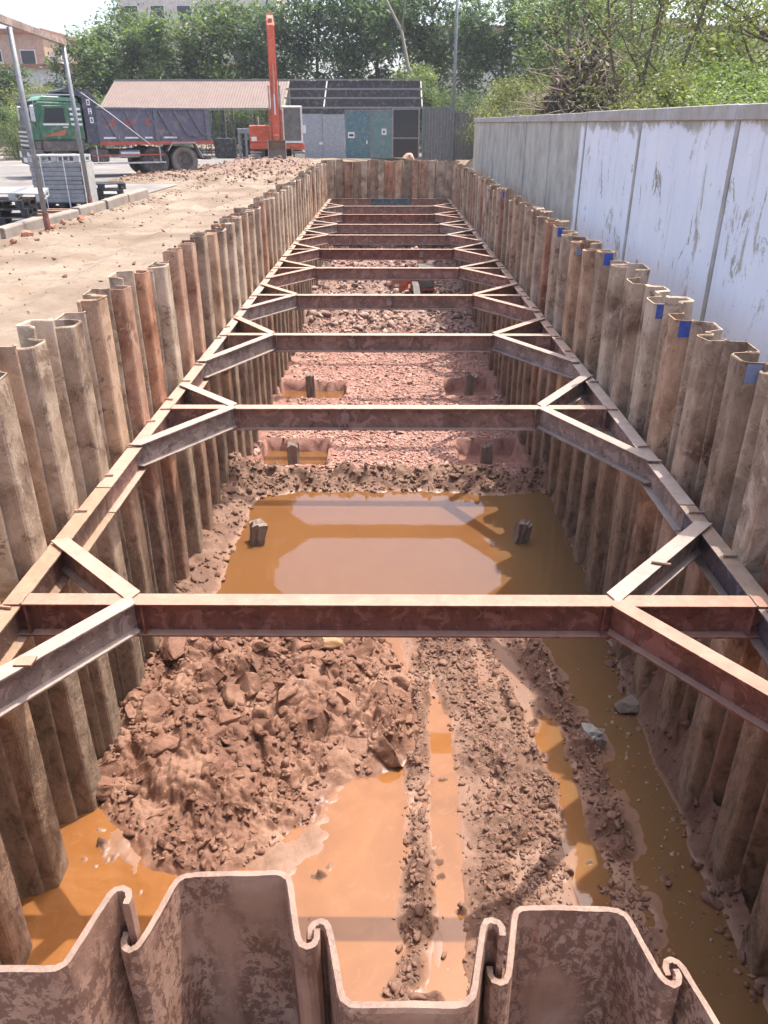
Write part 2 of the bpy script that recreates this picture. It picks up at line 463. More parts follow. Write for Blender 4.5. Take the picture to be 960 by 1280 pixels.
def link(name, me, mat=None, parent=None, loc=None, rot=None):
    o = bpy.data.objects.new(name, me)
    C.objects.link(o)
    if mat is not None and me is not None and not me.materials:
        me.materials.append(mat)
    if parent is not None:
        o.parent = parent
    if loc is not None:
        o.location = loc
    if rot is not None:
        o.rotation_euler = rot
    return o

def tag(o, label, cat, group=None, kind=None):
    o["label"] = label
    if cat:
        o["category"] = cat
    if group:
        o["group"] = group
    if kind:
        o["kind"] = kind
    return o

def structure(o, label=None):
    o["kind"] = "structure"
    if label:
        o["label"] = label
    return o

def empty(name, loc=(0, 0, 0), rotz=0.0):
    o = bpy.data.objects.new(name, None)
    o.empty_display_size = 0.2
    C.objects.link(o)
    o.location = loc
    o.rotation_euler = (0, 0, rotz)
    return o

class MB:
    """collects simple solids into one mesh"""
    def __init__(s):
        s.v, s.f = [], []
    def add(s, vs, fs):
        k = len(s.v)
        s.v += [tuple(x) for x in vs]
        s.f += [tuple(i + k for i in f) for f in fs]
        return s
    def box(s, x0, x1, y0, y1, z0, z1):
        return s.add([(x0, y0, z0), (x1, y0, z0), (x1, y1, z0), (x0, y1, z0), (x0, y0, z1), (x1, y0, z1), (x1, y1, z1), (x0, y1, z1)],
                     [(0, 3, 2, 1), (4, 5, 6, 7), (0, 1, 5, 4), (1, 2, 6, 5), (2, 3, 7, 6), (3, 0, 4, 7)])
    def prism(s, poly, a, b, axis='y'):
        n = len(poly)
        def P(u, w, t):
            return {'y': (u, t, w), 'x': (t, u, w), 'z': (u, w, t)}[axis]
        vs = [P(u, w, a) for u, w in poly] + [P(u, w, b) for u, w in poly]
        fs = [tuple(range(n)), tuple(range(2 * n - 1, n - 1, -1))] + [(i, i + n, (i + 1) % n + n, (i + 1) % n) for i in range(n)]
        return s.add(vs, fs)
    def tube(s, pts, radii, n=8, caps=True):
        pts = [Vector(p) for p in pts]
        if isinstance(radii, (int, float)):
            radii = [radii] * len(pts)
        k0 = len(s.v)
        for i, p in enumerate(pts):
            d = (pts[min(i + 1, len(pts) - 1)] - pts[max(i - 1, 0)]).normalized()
            a = d.cross(Vector((0, 0, 1)) if abs(d.z) < 0.95 else Vector((1, 0, 0))).normalized()
            c = d.cross(a)
            for j in range(n):
                t = 2 * math.pi * j / n
                s.v.append(tuple(p + (a * math.cos(t) + c * math.sin(t)) * radii[i]))
        for i in range(len(pts) - 1):
            for j in range(n):
                s.f.append((k0 + i * n + j, k0 + i * n + (j + 1) % n, k0 + (i + 1) * n + (j + 1) % n, k0 + (i + 1) * n + j))
        if caps:
            s.f.append(tuple(k0 + j for j in range(n))[::-1])
            s.f.append(tuple(k0 + (len(pts) - 1) * n + j for j in range(n)))
        return s
    def bar(s, p0, p1, w, h, up=(0, 0, 1)):
        """rectangular bar from p0 to p1 (centre line), w across, h along up"""
        p0, p1, up = Vector(p0), Vector(p1), Vector(up)
        d = (p1 - p0).normalized()
        a = d.cross(up).normalized()
        u = a.cross(d)
        vs = []
        for p in (p0, p1):
            for sa, su in ((-1, -1), (1, -1), (1, 1), (-1, 1)):
                vs.append(p + a * sa * w / 2 + u * su * h / 2)
        return s.add(vs, [(0, 1, 2, 3), (7, 6, 5, 4), (0, 4, 5, 1), (1, 5, 6, 2), (2, 6, 7, 3), (3, 7, 4, 0)])
    def mesh(s, name, bevel=0.0, smooth=False):
        me = rawmesh(name, s.v, s.f)
        bm = bmesh.new()
        bm.from_mesh(me)
        bmesh.ops.recalc_face_normals(bm, faces=bm.faces)
        if bevel:
            bmesh.ops.bevel(bm, geom=list(bm.edges), offset=bevel, segments=1, affect='EDGES', clamp_overlap=True)
        bm.to_mesh(me)
        bm.free()
        if smooth:
            me.polygons.foreach_set("use_smooth", [True] * len(me.polygons))
        return me
    def obj(s, name, mat, parent=None, bevel=0.0, smooth=False, loc=None, rot=None):
        return link(name, s.mesh(name, bevel, smooth), M[mat] if isinstance(mat, str) else mat, parent, loc, rot)

def copy_tree(o, parent=None):
    c = o.copy()
    C.objects.link(c)
    c.parent = parent
    for ch in o.children:
        copy_tree(ch, c)
    return c

ORD = ['first', 'second', 'third', 'fourth', 'fifth', 'sixth', 'seventh', 'eighth', 'ninth', 'tenth', 'eleventh', 'twelfth',
       'thirteenth', 'fourteenth', 'fifteenth', 'sixteenth', 'seventeenth', 'eighteenth', 'nineteenth', 'twentieth']

# ------------------------------------------------------------------ numpy noise
def hsh(i, j, s):
    x = np.sin(i * 127.1 + j * 311.7 + s * 74.7) * 43758.5453
    return x - np.floor(x)

def vnoise(X, Y, sc_, s):
    X = X / sc_
    Y = Y / sc_
    i, j = np.floor(X), np.floor(Y)
    u, v = X - i, Y - j
    u = u * u * (3 - 2 * u)
    v = v * v * (3 - 2 * v)
    return (hsh(i, j, s) * (1 - u) + hsh(i + 1, j, s) * u) * (1 - v) + (hsh(i, j + 1, s) * (1 - u) + hsh(i + 1, j + 1, s) * u) * v

def fbm(X, Y, sc_, s, o=5, g=0.5):
    a, t, n = 1.0, 0.0, 0.0
    for k in range(o):
        t = t + a * (vnoise(X, Y, sc_, s + k * 13.3) - 0.5)
        n += a
        a *= g
        sc_ /= 2.03
    return t / n * 2

def clods(X, Y, cell, s, tilt=0.6, curv=0.9, pw=2.6):
    """overlapping tilted lumps: the maximum over jittered cells"""
    gx, gy = np.floor(X / cell), np.floor(Y / cell)
    best = np.full(X.shape, -9.0)
    for di in (-1, 0, 1):
        for dj in (-1, 0, 1):
            i, j = gx + di, gy + dj
            px = (i + hsh(i, j, s)) * cell
            py = (j + hsh(i, j, s + 1.7)) * cell
            h0 = hsh(i, j, s + 3.1)
            tx = (hsh(i, j, s + 5.3) - 0.5) * 2 * tilt
            ty = (hsh(i, j, s + 7.9) - 0.5) * 2 * tilt
            dx, dy = (X - px) / cell, (Y - py) / cell
            a = hsh(i, j, s + 9.1) * 3.14
            e = 0.6 + 0.8 * hsh(i, j, s + 11.3)
            rx = (dx * np.cos(a) + dy * np.sin(a)) * e
            ry = (-dx * np.sin(a) + dy * np.cos(a)) / e
            val = h0 * 0.6 + tx * dx + ty * dy - curv * (np.abs(rx) ** pw + np.abs(ry) ** pw)
            best = np.maximum(best, val)
    return np.clip(best, -0.6, 1.2)

def sm(x, a, b):
    t = np.clip((x - a) / (b - a), 0, 1)
    return t * t * (3 - 2 * t)

def dist_line(X, Y, pts):
    d = np.full(X.shape, 1e9)
    for (x0, y0), (x1, y1) in zip(pts[:-1], pts[1:]):
        vx, vy = x1 - x0, y1 - y0
        t = np.clip(((X - x0) * vx + (Y - y0) * vy) / (vx * vx + vy * vy), 0, 1)
        d = np.minimum(d, np.hypot(X - x0 - t * vx, Y - y0 - t * vy))
    return d

def poly_sd(X, Y, pts):
    d = dist_line(X, Y, pts + [pts[0]])
    ins = np.zeros(X.shape, bool)
    for (x0, y0), (x1, y1) in zip(pts, pts[1:] + [pts[0]]):
        c = ((y0 > Y) != (y1 > Y)) & (X < (x1 - x0) * (Y - y0) / ((y1 - y0) if y1 != y0 else 1e-9) + x0)
        ins ^= c
    return np.where(ins, d, -d)

def grid_mesh(name, xs, ys, hf, smooth=True, keep=None):
    X, Y = np.meshgrid(xs, ys)
    Z = hf(X, Y)
    V = np.stack([X.ravel(), Y.ravel(), Z.ravel()], 1)
    nx, ny = len(xs), len(ys)
    i = np.arange((ny - 1) * (nx - 1))
    r, c = i // (nx - 1), i % (nx - 1)
    a = r * nx + c
    F = np.stack([a, a + 1, a + nx + 1, a + nx], 1)
    if keep is not None:
        cx = X.ravel()[F].mean(1)
        cy = Y.ravel()[F].mean(1)
        cz = Z.ravel()[F].max(1)
        F = F[keep(cx, cy, cz)]
    return npmesh(name, V, F, smooth)

def rock_proto(seed, n=15, flat=0.7):
    rng = random.Random(seed)
    bm = bmesh.new()
    for _ in range(n):
        v = Vector((rng.gauss(0, 1), rng.gauss(0, 1), rng.gauss(0, 1))).normalized() * rng.uniform(0.75, 1.05)
        bm.verts.new((v.x * 0.5, v.y * 0.5, v.z * 0.5 * flat))
    r = bmesh.ops.convex_hull(bm, input=bm.verts)
    bmesh.ops.delete(bm, geom=[g for g in r['geom_interior'] if isinstance(g, bmesh.types.BMVert)], context='VERTS')
    bmesh.ops.triangulate(bm, faces=bm.faces)
    bm.verts.index_update()
    V = np.array([v.co[:] for v in bm.verts])
    F = np.array([[v.index for v in f.verts] for f in bm.faces])
    bm.free()
    return V, F

ROCKS = [rock_proto(s) for s in range(8)]

def lump_proto(seed, sub=2):
    rng = random.Random(seed)
    bm = bmesh.new()
    bmesh.ops.create_icosphere(bm, subdivisions=sub, radius=0.5)
    pl = [(Vector((rng.gauss(0, 1), rng.gauss(0, 1), rng.gauss(0, 1))).normalized(), rng.uniform(0.16, 0.36)) for _ in range(7)]
    for v in bm.verts:
        for nrm, d in pl:
            t = v.co.dot(nrm) - d
            if t > 0:
                v.co -= nrm * t * 0.96
        pn = v.co * 3.1 + Vector((seed * 7.3, 0, 0))
        v.co *= 1 + 0.42 * mnoise.fractal(pn, 0.9, 2.0, 4)
        v.co *= 1 + 0.10 * mnoise.noise(v.co * 11 + Vector((0, seed * 3.1, 0)))
    bmesh.ops.triangulate(bm, faces=bm.faces)
    bm.verts.index_update()
    V = np.array([v.co[:] for v in bm.verts])
    F = np.array([[v.index for v in f.verts] for f in bm.faces])
    bm.free()
    return V, F
def slab_proto(seed):
    rng = random.Random(seed + 500)
    bm = bmesh.new()
    bmesh.ops.create_icosphere(bm, subdivisions=4, radius=0.5)
    pl = [(Vector((rng.gauss(0, .25), rng.gauss(0, .25), 1)).normalized(), 0.13), (Vector((rng.gauss(0, .2), rng.gauss(0, .2), -1)).normalized(), 0.15)]
    pl += [(Vector((math.cos(a + rng.gauss(0, .3)), math.sin(a + rng.gauss(0, .3)), rng.gauss(0, .35))).normalized(), rng.uniform(0.22, 0.40)) for a in (0, 1.3, 2.5, 3.8, 5.0)]
    for v in bm.verts:
        for nrm, d in pl:
            t = v.co.dot(nrm) - d
            if t > 0:
                v.co -= nrm * t * 0.97
        side = 1 - min(1, abs(v.co.z) / 0.12)
        n_ = mnoise.fractal(v.co * 7 + Vector((seed * 5.1, 0, 0)), 0.8, 2.0, 4)
        v.co += v.co.normalized() * n_ * (0.02 + 0.05 * side)
    bmesh.ops.triangulate(bm, faces=bm.faces)
    bm.verts.index_update()
    V = np.array([v.co[:] for v in bm.verts])
    F = np.array([[v.index for v in f.verts] for f in bm.faces])
    bm.free()
    return V, F
SLABS = [slab_proto(s) for s in range(6)]
LUMPS = [lump_proto(s, 3) for s in range(8)]
LUMPS2 = [lump_proto(s + 30, 2) for s in range(10)]

def scatter(name, P, S, mat, seed=0, flat=1.0, elong=0.4, protos=ROCKS):
    """many small lumps joined into one mesh; P (n,3) centres, S (n,) sizes"""
    rng = np.random.default_rng(seed)
    VV, FF, off = [], [], 0
    which = rng.integers(0, len(protos), len(P))
    for k, (v, f) in enumerate(protos):
        idx = np.where(which == k)[0]
        n = len(idx)
        if n == 0:
            continue
        a, bb, g = rng.uniform(0, 6.28, n), rng.normal(0, 0.5, n), rng.normal(0, 0.5, n)
        st = rng.uniform(1 - elong, 1 + elong, (n, 3))
        st[:, 2] *= flat
        q = v[None] * st[:, None, :]
        def rot(q, t, i, j):
            c, s = np.cos(t)[:, None], np.sin(t)[:, None]
            o = q.copy()
            o[:, :, i] = q[:, :, i] * c - q[:, :, j] * s
            o[:, :, j] = q[:, :, i] * s + q[:, :, j] * c
            return o
        q = rot(rot(rot(q, a, 0, 1), bb, 1, 2), g, 0, 2)
        q = rot(q, rng.uniform(0, 6.28, n), 0, 1)
        q = q * S[idx][:, None, None] + P[idx][:, None, :]
        VV.append(q.reshape(-1, 3))
        FF.append((f[None] + (np.arange(n) * len(v))[:, None, None] + off).reshape(-1, 3))
        off += n * len(v)
    me = npmesh(name, np.concatenate(VV), np.concatenate(FF))
    return link(name, me, mat)

# ================================================================== SETTING
HW = 3.05           # half width of the trench at the pile interlocks
Y_FRONT, Y_END = 1.075, 39.66

def mound(X, Y):
    a = sm(Y, 27.8, 31.0) * (1 - sm(Y, 38.5, 41.5)) * (1 - sm(X, -3.9, -3.35))
    return a * (0.11 * sm(X, -11.5, -8.5) + 0.20 * sm(X, -8.0, -6.4) * sm(Y, 29.5, 35))

def gh(X, Y):
    mo = mound(X, Y)
    z = mo + 0.02 * fbm(X, Y, 1.8, 3, 4) + 0.012 * fbm(X, Y, 0.35, 9, 3)
    z = z + mo * 0.75 * clods(X, Y, 0.55, 21, 0.5, 0.9) + np.minimum(mo, 0.2) * 0.5 * clods(X, Y, 0.22, 5, 0.6, 0.9)
    wv = 0.25 * np.sin(Y * 0.23 + 1.0)
    for rx in (-5.9, -4.5):
        z = z - (0.035 + 0.03 * fbm(X, Y, 0.5, 17, 3)) * np.exp(-((X - rx - wv) / 0.2) ** 2) * sm(Y, 4, 9)
        z = z + 0.025 * np.exp(-((np.abs(X - rx - wv) - 0.34) / 0.09) ** 2) * (1 + 2 * fbm(X, Y, 0.3, 19, 3))
    z = z + 0.05 * np.exp(-((X + 3.6) / 0.35) ** 2) * (0.6 + fbm(X, Y, 0.8, 15, 4))
    z = np.where(X < -7.3, np.where(mo > 0.04, z, -0.04), z)
    z = np.where((np.abs(X) > 14) | (Y > 50) | (Y < -1.5), np.minimum(z, -0.03), z)
    return np.where((X > 3.0) & (X < 4.6), z - 0.75, z)

xs = np.concatenate([[-900, -400, -150, -80, -45, -30, -20, -15], np.arange(-13, -9.5, 0.25), np.arange(-9.5, -3.27, 0.075), [-3.26],
                     [3.26, 3.4, 3.6, 3.8, 4.0, 4.3, 5, 7, 10, 15, 25, 50, 100, 300, 900]])
ys = np.concatenate([[-200, -60, -20, -6, -2], np.arange(-1, 0.9, 0.2), [0.9], np.arange(1.0, 39.8, 0.085), [39.86], np.arange(40, 49, 0.12), [50, 53, 58, 66, 80, 110, 160, 300, 600, 1500]])
g = link("ground", grid_mesh("ground", xs, ys, gh, True, lambda x, y, z: ~((np.abs(x) < 3.26) & (y > 0.9) & (y < 39.86))), M['ground'])
structure(g, "sandy brown dirt ground beside the trench")

xs = np.array([-70.0, -40, -25, -15, -10, -7.32])
ys = np.array([2.0, 10, 20, 30, 40, 50, 60, 64])
o = link("yard_paving", grid_mesh("yard_paving", xs, ys, lambda X, Y: 0.004 + 0 * X), M['yard'])
structure(o, "grey concrete yard under the dump truck")

# kerb along the yard
kb = empty("kerb")
structure(kb, "low pale concrete kerb between the yard and the dirt")
y = 7.0
k = 0
rng = random.Random(3)
while y < 23.0:
    L = rng.uniform(1.3, 2.0)
    x = -7.16 + 0.02 * (y - 15) + rng.uniform(-0.02, 0.02)
    h = 0.20 + rng.uniform(-0.03, 0.03)
    mb = MB().prism([(-0.11, -0.1), (0.11, -0.1), (0.105, h - 0.03), (0.08, h), (-0.08, h), (-0.105, h - 0.03)], 0.0, L - 0.02, 'y')
    mb.obj("kerb_block", 'kerb', kb, 0.008, loc=(x, y, 0.0), rot=(rng.uniform(-0.01, 0.01), rng.uniform(-0.03, 0.03), rng.uniform(-0.03, 0.01)))
    y += L

# ------------------------------------------------------------------ trench floor
Q = 1.043
QV = np.array([Q, Q, 1.0])
RIDGES = [([(0.55, 8.2), (0.36, 7.0), (0.31, 5.97), (0.28, 4.88), (0.25, 4.09), (0.08, 3.2)], 0.085, 0.105),
          ([(0.62, 8.3), (0.78, 7.3), (1.0, 6.5), (1.1, 5.6), (1.12, 4.8), (0.98, 4.1), (0.85, 3.1)], 0.27, 0.115),
          ([(0.94, 8.4), (0.95, 7.7), (0.98, 6.9), (1.05, 6.5)], 0.055, 0.08),
          ([(1.15, 8.3), (1.26, 7.4), (1.40, 6.5), (1.50, 5.8)], 0.07, 0.085),
          ([(1.42, 8.8), (1.64, 7.9), (1.87, 6.98), (2.02, 6.09), (2.06, 5.34), (2.01, 4.71), (1.98, 4.17), (1.95, 3.0)], 0.15, 0.17),
          ([(1.45, 5.6), (1.52, 5.1), (1.40, 4.6), (1.2, 4.2)], 0.17, 0.09)]

PITS = [(-2.62, -1.25, 14.0, 15.35), (-2.8, -1.1, 18.1, 19.5), (1.42, 2.62, 18.35, 19.75), (1.42, 2.7, 14.1, 15.4)]

def floor_h(X, Y):
    return _floor(X / Q, Y / Q)

def _floor(X, Y):
    wob = 0.28 * fbm(X, Y, 1.1, 41, 4)
    # wet flats in the foreground, pond behind, gravel bed further on
    flats = (1 - sm(Y + wob, 7.9, 8.7)) * sm(X, -0.2, 0.5) * (1 - sm(X, 1.75, 2.0))
    z = -0.10 + flats * 0.108 + 0.03 * fbm(X, Y, 0.7, 43, 4) * (0.4 + 0.6 * (1 - flats))
    fring = np.exp(-((Y - 4.75) / 0.55) ** 2) * (1 - sm(X, -0.55, 0.1)) + np.exp(-((X + 0.35) / 0.3) ** 2 - ((Y - 5.4) / 0.6) ** 2)
    z = z + np.minimum(fring, 1.0) * (0.095 + 0.06 * fbm(X, Y, 0.35, 45, 5)) * (Y < 7)
    z = z + (Y < 7) * np.maximum(0, fbm(X, Y, 0.16, 47, 4) - 0.42) * 0.35
    c1 = clods(X, Y, 0.085, 3, 0.7, 0.9)
    c0 = clods(X, Y, 0.034, 8, 0.7, 0.9)
    for pts, w, h in RIDGES:
        d = dist_line(X + 0.035 * fbm(X, Y, 0.25, 51, 3), Y, pts)
        k = np.exp(-(d / w) ** 2 * 0.9) * np.clip(0.70 + 2.0 * fbm(X, Y, 0.42, 53, 4), 0.05, 1.4)
        fade = 1 - sm(Y, 8.0, 8.9)
        z = np.maximum(z, (k * h - 0.005 + k * (0.055 * c1 + 0.024 * c0)) * fade + z * (1 - fade))
    z = z - 0.045 * np.exp(-((X - 0.56 - 0.03 * fbm(X, Y, 0.5, 57, 3)) / 0.10) ** 2) * (1 - sm(Y, 6.6, 7.4))
    # orange channel between the tracks and the right ridge
    z = z - 0.05 * np.exp(-((X - 1.74) / 0.12) ** 2) * (1 - sm(Y, 6.2, 6.8))
    # pulled up bank along the left wall
    cb = clods(X, Y, 0.22, 12, 0.5, 0.8) * 0.10 + c1 * 0.03
    kl = sm(-X, 2.0, 2.9) * sm(Y + wob, 7.6, 9.0) * (1 - sm(Y, 13.0, 13.6))
    z = z + kl * (0.24 + cb * 1.5)
    z = z + 0.10 * np.exp(-((X + 1.7) / 0.4) ** 2 - ((Y - 8.7) / 0.4) ** 2)
    # slumped clay against the right wall
    kr = sm(X + 0.12 * fbm(X, Y, 0.6, 61, 4), 2.72, 3.0) * (1 - sm(Y, 13.0, 13.6))
    z = z + kr * (0.14 + 0.6 * sm(Y, 4.6, 5.4) * (1 - sm(Y, 6.4, 7.4)) + cb * 3.0)
    # lip of churned mud
    lw = 12.72 + 0.35 * fbm(X, Y, 1.3, 71, 4)
    kx = np.exp(-((Y - lw) / 0.58) ** 2 * 1.4)
    z = np.where(Y > 10.5, z + kx * (0.24 + 0.24 * clods(X, Y, 0.26, 31, 0.6, 0.9) + 0.06 * c1), z)
    # gravel bed
    kg = sm(Y, 12.9, 13.6)
    gz = -0.30 + 0.03 * fbm(X, Y, 0.9, 77, 4) + 0.02 * c1
    side = sm(np.abs(X), 2.3, 2.9) * 0.14
    gz = gz + side * (0.4 + clods(X, Y, 0.25, 33, 0.6, 0.9))
    for x0, x1, y0, y1 in PITS:
        j = 0.06 * fbm(X, Y, 0.3, 81, 3)
        ins = np.minimum(np.minimum(X - x0 + j, x1 - X + j), np.minimum(Y - y0 + j, y1 - Y + j))
        gz = gz - 0.36 * sm(ins, -0.01, 0.05) + 0.07 * np.exp(-(ins / 0.12) ** 2)
    rub = sm(Y + 0.8 * fbm(X, Y, 1.6, 91, 3), 23.5, 26.5)
    gz = gz + rub * (0.25 + 0.30 * clods(X, Y, 0.55, 95, 0.6, 0.8) + 0.13 * clods(X, Y, 0.24, 97, 0.7, 0.8) + 0.45 * sm(Y, 28, 36))
    z = z * (1 - kg) + gz * kg
    return WL + z

xs = np.concatenate([np.arange(-3.04, 3.045, 0.0155), [3.05]])
ys = np.arange(2.6, 9.0, 0.0165)
trf = empty("trench_floor")
structure(trf, "muddy trench floor with track ridges, pond edge and crushed brick bed")
ymat = [("mud_bed", xs, ys, 'mud'),
        ("mud_bed", np.arange(-3.05, 3.06, 0.025), np.concatenate([[8.98], np.arange(9.0, 14.0, 0.026)]), 'mud'),
        ("brick_bed", np.arange(-3.05, 3.08, 0.045), np.concatenate([[13.95], np.arange(14.0, 25.6, 0.05)]), 'brickbed'),
        ("rubble_bed", np.arange(-3.05, 3.08, 0.05), np.arange(25.5, 39.7, 0.06), 'rubble')]
for nm, a, b_, mt in ymat:
    link(nm, grid_mesh(nm, a, b_, floor_h, False), M[mt], trf)

o = link("water", grid_mesh("water", np.linspace(-3.2, 3.2, 30), np.linspace(1.2, 13.3, 50), lambda X, Y: WL + 0 * X), M['water'])
structure(o, "silty orange water standing on the trench floor")
for (x0, x1, y0, y1) in PITS[:2]:
    o = link("water", grid_mesh("water", np.linspace(x0 * Q, x1 * Q, 4), np.linspace(y0 * Q, y1 * Q, 4), lambda X, Y: WL - 0.50 + 0 * X), M['water'])
    structure(o, "orange water in a small pit")

# ------------------------------------------------------------------ heap of dug clay
HEAP = [(-3.0, 8.6), (-3.0, 5.8), (-2.78, 5.15), (-2.1, 4.5), (-1.40, 4.42), (-0.95, 4.75), (-0.62, 5.1), (-0.26, 5.65),
        (0.28, 5.85), (0.40, 6.9), (0.1, 7.9), (-0.6, 8.7)]

def heap_h(X, Y):
    return _heap(X / Q, Y / Q)

def _heap(X, Y):
    jx = X + 0.16 * fbm(X, Y, 0.5, 101, 4)
    jy = Y + 0.16 * fbm(X, Y, 0.5, 103, 4)
    d = poly_sd(jx, jy, HEAP)
    body = sm(d, -0.03, 1.2) * 0.25 + sm(d, -0.02, 0.14) * 0.05
    front = sm(Y, 4.6, 5.9)
    k = sm(d, -0.05, 0.45)
    wx = X + 0.07 * fbm(X, Y, 0.22, 105, 4)
    wy = Y + 0.07 * fbm(X, Y, 0.22, 107, 4)
    big = clods(wx, wy, 0.52, 111, 1.0, 2.2, 5.0)
    med = clods(wx, wy, 0.21, 113, 1.0, 2.0, 4.5)
    sml = clods(wx, wy, 0.085, 117, 0.9, 1.6, 3.5)
    tiny = clods(X, Y, 0.035, 119, 0.8, 1.2, 3.0)
    smooth = sm(fbm(X, Y, 0.55, 121, 4), 0.0, 0.22)
    crumb = sm(d, -0.04, 0.2) * (1 - 0.6 * smooth)
    crack = np.clip(1 - np.abs(fbm(X, Y, 0.34, 127, 4)) * 5, 0, 1) ** 2
    z = body + k * (0.20 * big * (0.25 + 0.75 * front) + 0.105 * med * (0.4 + 0.6 * front) * (1 - 0.35 * smooth)) + crumb * (0.055 * sml + 0.024 * tiny + 0.02 * np.abs(fbm(X, Y, 0.09, 125, 4)))
    z = z - k * 0.07 * crack
    z = z + 0.24 * np.exp(-((X - 0.10) / 0.24) ** 2 - ((Y - 6.25) / 0.30) ** 2)
    return WL + np.where(d < -0.05, -0.25, z - 0.02)

hp = link("clay_heap", grid_mesh("clay_heap", np.arange(-3.0, 0.62, 0.0125), np.arange(4.1, 9.0, 0.0135), heap_h, False, lambda x, y, z: z > WL - 0.15), M['clay'])
tag(hp, "lumpy heap of dug brown clay against the left wall", "clay heap", kind="stuff")

def pick(n, x0, x1, y0, y1, rng):
    return rng.uniform(x0, x1, n), rng.uniform(y0, y1, n)

rg = np.random.default_rng(5)
X, Y = pick(420, -2.95, 0.55, 4.4, 8.6, rg)
h = _heap(X, Y)
ok = h > WL + 0.06
S = np.clip(rg.lognormal(-2.15, 0.5, ok.sum()), 0.05, 0.34) * (0.45 + 0.55 * sm(h[ok], WL + 0.05, WL + 0.4))
tag(scatter("clay_clods", np.stack([X[ok], Y[ok], h[ok] - S * 0.02], 1) * QV, S, M['clay'], 3, 0.6, 0.55, LUMPS), "big chunky clods of clay piled on the heap", "clay clods", kind="stuff")
X, Y = pick(85, -2.75, 0.35, 4.9, 8.4, rg)
h = _heap(X, Y)
ok = h > WL + 0.12
S = np.clip(rg.lognormal(-1.2, 0.4, ok.sum()), 0.13, 0.46)
tag(scatter("clay_slabs", np.stack([X[ok], Y[ok], h[ok] - S * 0.07], 1) * QV, S, M['clay'], 2, 1.0, 0.4, SLABS), "sheared slabs of wet clay lying in the heap", "clay slabs", kind="stuff")
X, Y = pick(5200, -2.95, 0.6, 4.3, 8.6, rg)
h = _heap(X, Y)
ok = (h > WL + 0.01) & (fbm(X, Y, 0.45, 141, 3) > -0.12)
S = np.clip(rg.lognormal(-3.25, 0.55, ok.sum()), 0.016, 0.13)
tag(scatter("clay_crumbs", np.stack([X[ok], Y[ok], h[ok] + S * 0.1], 1) * QV, S, M['clay'], 4, 0.8, 0.5, LUMPS2), "loose crumbs of clay lying on the clay heap", "clay crumbs", kind="stuff")

# crumbs on the track ridges
PX, PY = [], []
for pts, w, hh in RIDGES:
    for (x0, y0), (x1, y1) in zip(pts[:-1], pts[1:]):
        L = math.hypot(x1 - x0, y1 - y0)
        n = int(L * w * 1900 + L * 50)
        t = rg.uniform(0, 1, n)
        PX.append(x0 + (x1 - x0) * t + rg.normal(0, w * 0.75, n))
        PY.append(y0 + (y1 - y0) * t + rg.normal(0, 0.03, n))
X, Y = np.concatenate(PX), np.concatenate(PY)
h = _floor(X, Y)
ok = (h > WL - 0.005) & (Y < 8.5)
S = np.clip(rg.lognormal(-3.6, 0.6, ok.sum()), 0.012, 0.10)
tag(scatter("ridge_crumbs", np.stack([X[ok], Y[ok], h[ok] + S * 0.05], 1) * QV, S, M['clodm'], 6, 0.8, 0.5, LUMPS2), "crumbly clay along the track ridges of the trench floor", "clay crumbs", kind="stuff")

# clods on the lip, left bank and right toe
X = np.concatenate([rg.uniform(-2.9, 2.9, 1500), rg.uniform(-2.95, -1.9, 500), rg.uniform(2.66, 2.95, 420)])
Y = np.concatenate([rg.normal(12.5, 0.4, 1500), rg.uniform(7.6, 12.5, 500), rg.uniform(3.4, 12.5, 420)])
h = _floor(X, Y)
ok = h > WL - 0.01
S = np.clip(rg.lognormal(-2.95, 0.5, ok.sum()), 0.025, 0.2)
tag(scatter("bank_clods", np.stack([X[ok], Y[ok], h[ok] + S * 0.12], 1) * QV, S, M['mud'], 8, 0.75, 0.5, LUMPS2), "muddy clods on the lip and banks round the pond", "clay clods", kind="stuff")

# crushed brick
n = 24000
X, Y = rg.uniform(-2.75, 2.75, n), 13.0 + 12.5 * rg.uniform(0, 1, n) ** 1.35
keepx = np.abs(X) + 0.5 * fbm(X, Y, 1.0, 131, 3) < 2.6
for x0, x1, y0, y1 in PITS:
    keepx &= ~((X > x0 - 0.05) & (X < x1 + 0.05) & (Y > y0 - 0.05) & (Y < y1 + 0.05))
X, Y = X[keepx], Y[keepx]
S = np.clip(rg.lognormal(-3.05, 0.55, len(X)), 0.018, 0.15)
tag(scatter("brick_shards", np.stack([X, Y, _floor(X, Y) + S * 0.1], 1) * QV, S, M['shard'], 9, 0.55, 0.5), "pink crushed brick spread over the trench bed", "brick rubble", kind="stuff")

n = 3200
X, Y = rg.uniform(-2.8, 2.8, n), rg.uniform(24.0, 38.8, n)
S = np.clip(rg.lognormal(-1.95, 0.45, n), 0.06, 0.36)
tag(scatter("rubble_rocks", np.stack([X, Y, _floor(X, Y) + S * 0.15], 1) * QV, S, M['rock'], 11, 0.8, 0.45), "broken rock rubble at the far end of the trench bed", "rock rubble", kind="stuff")

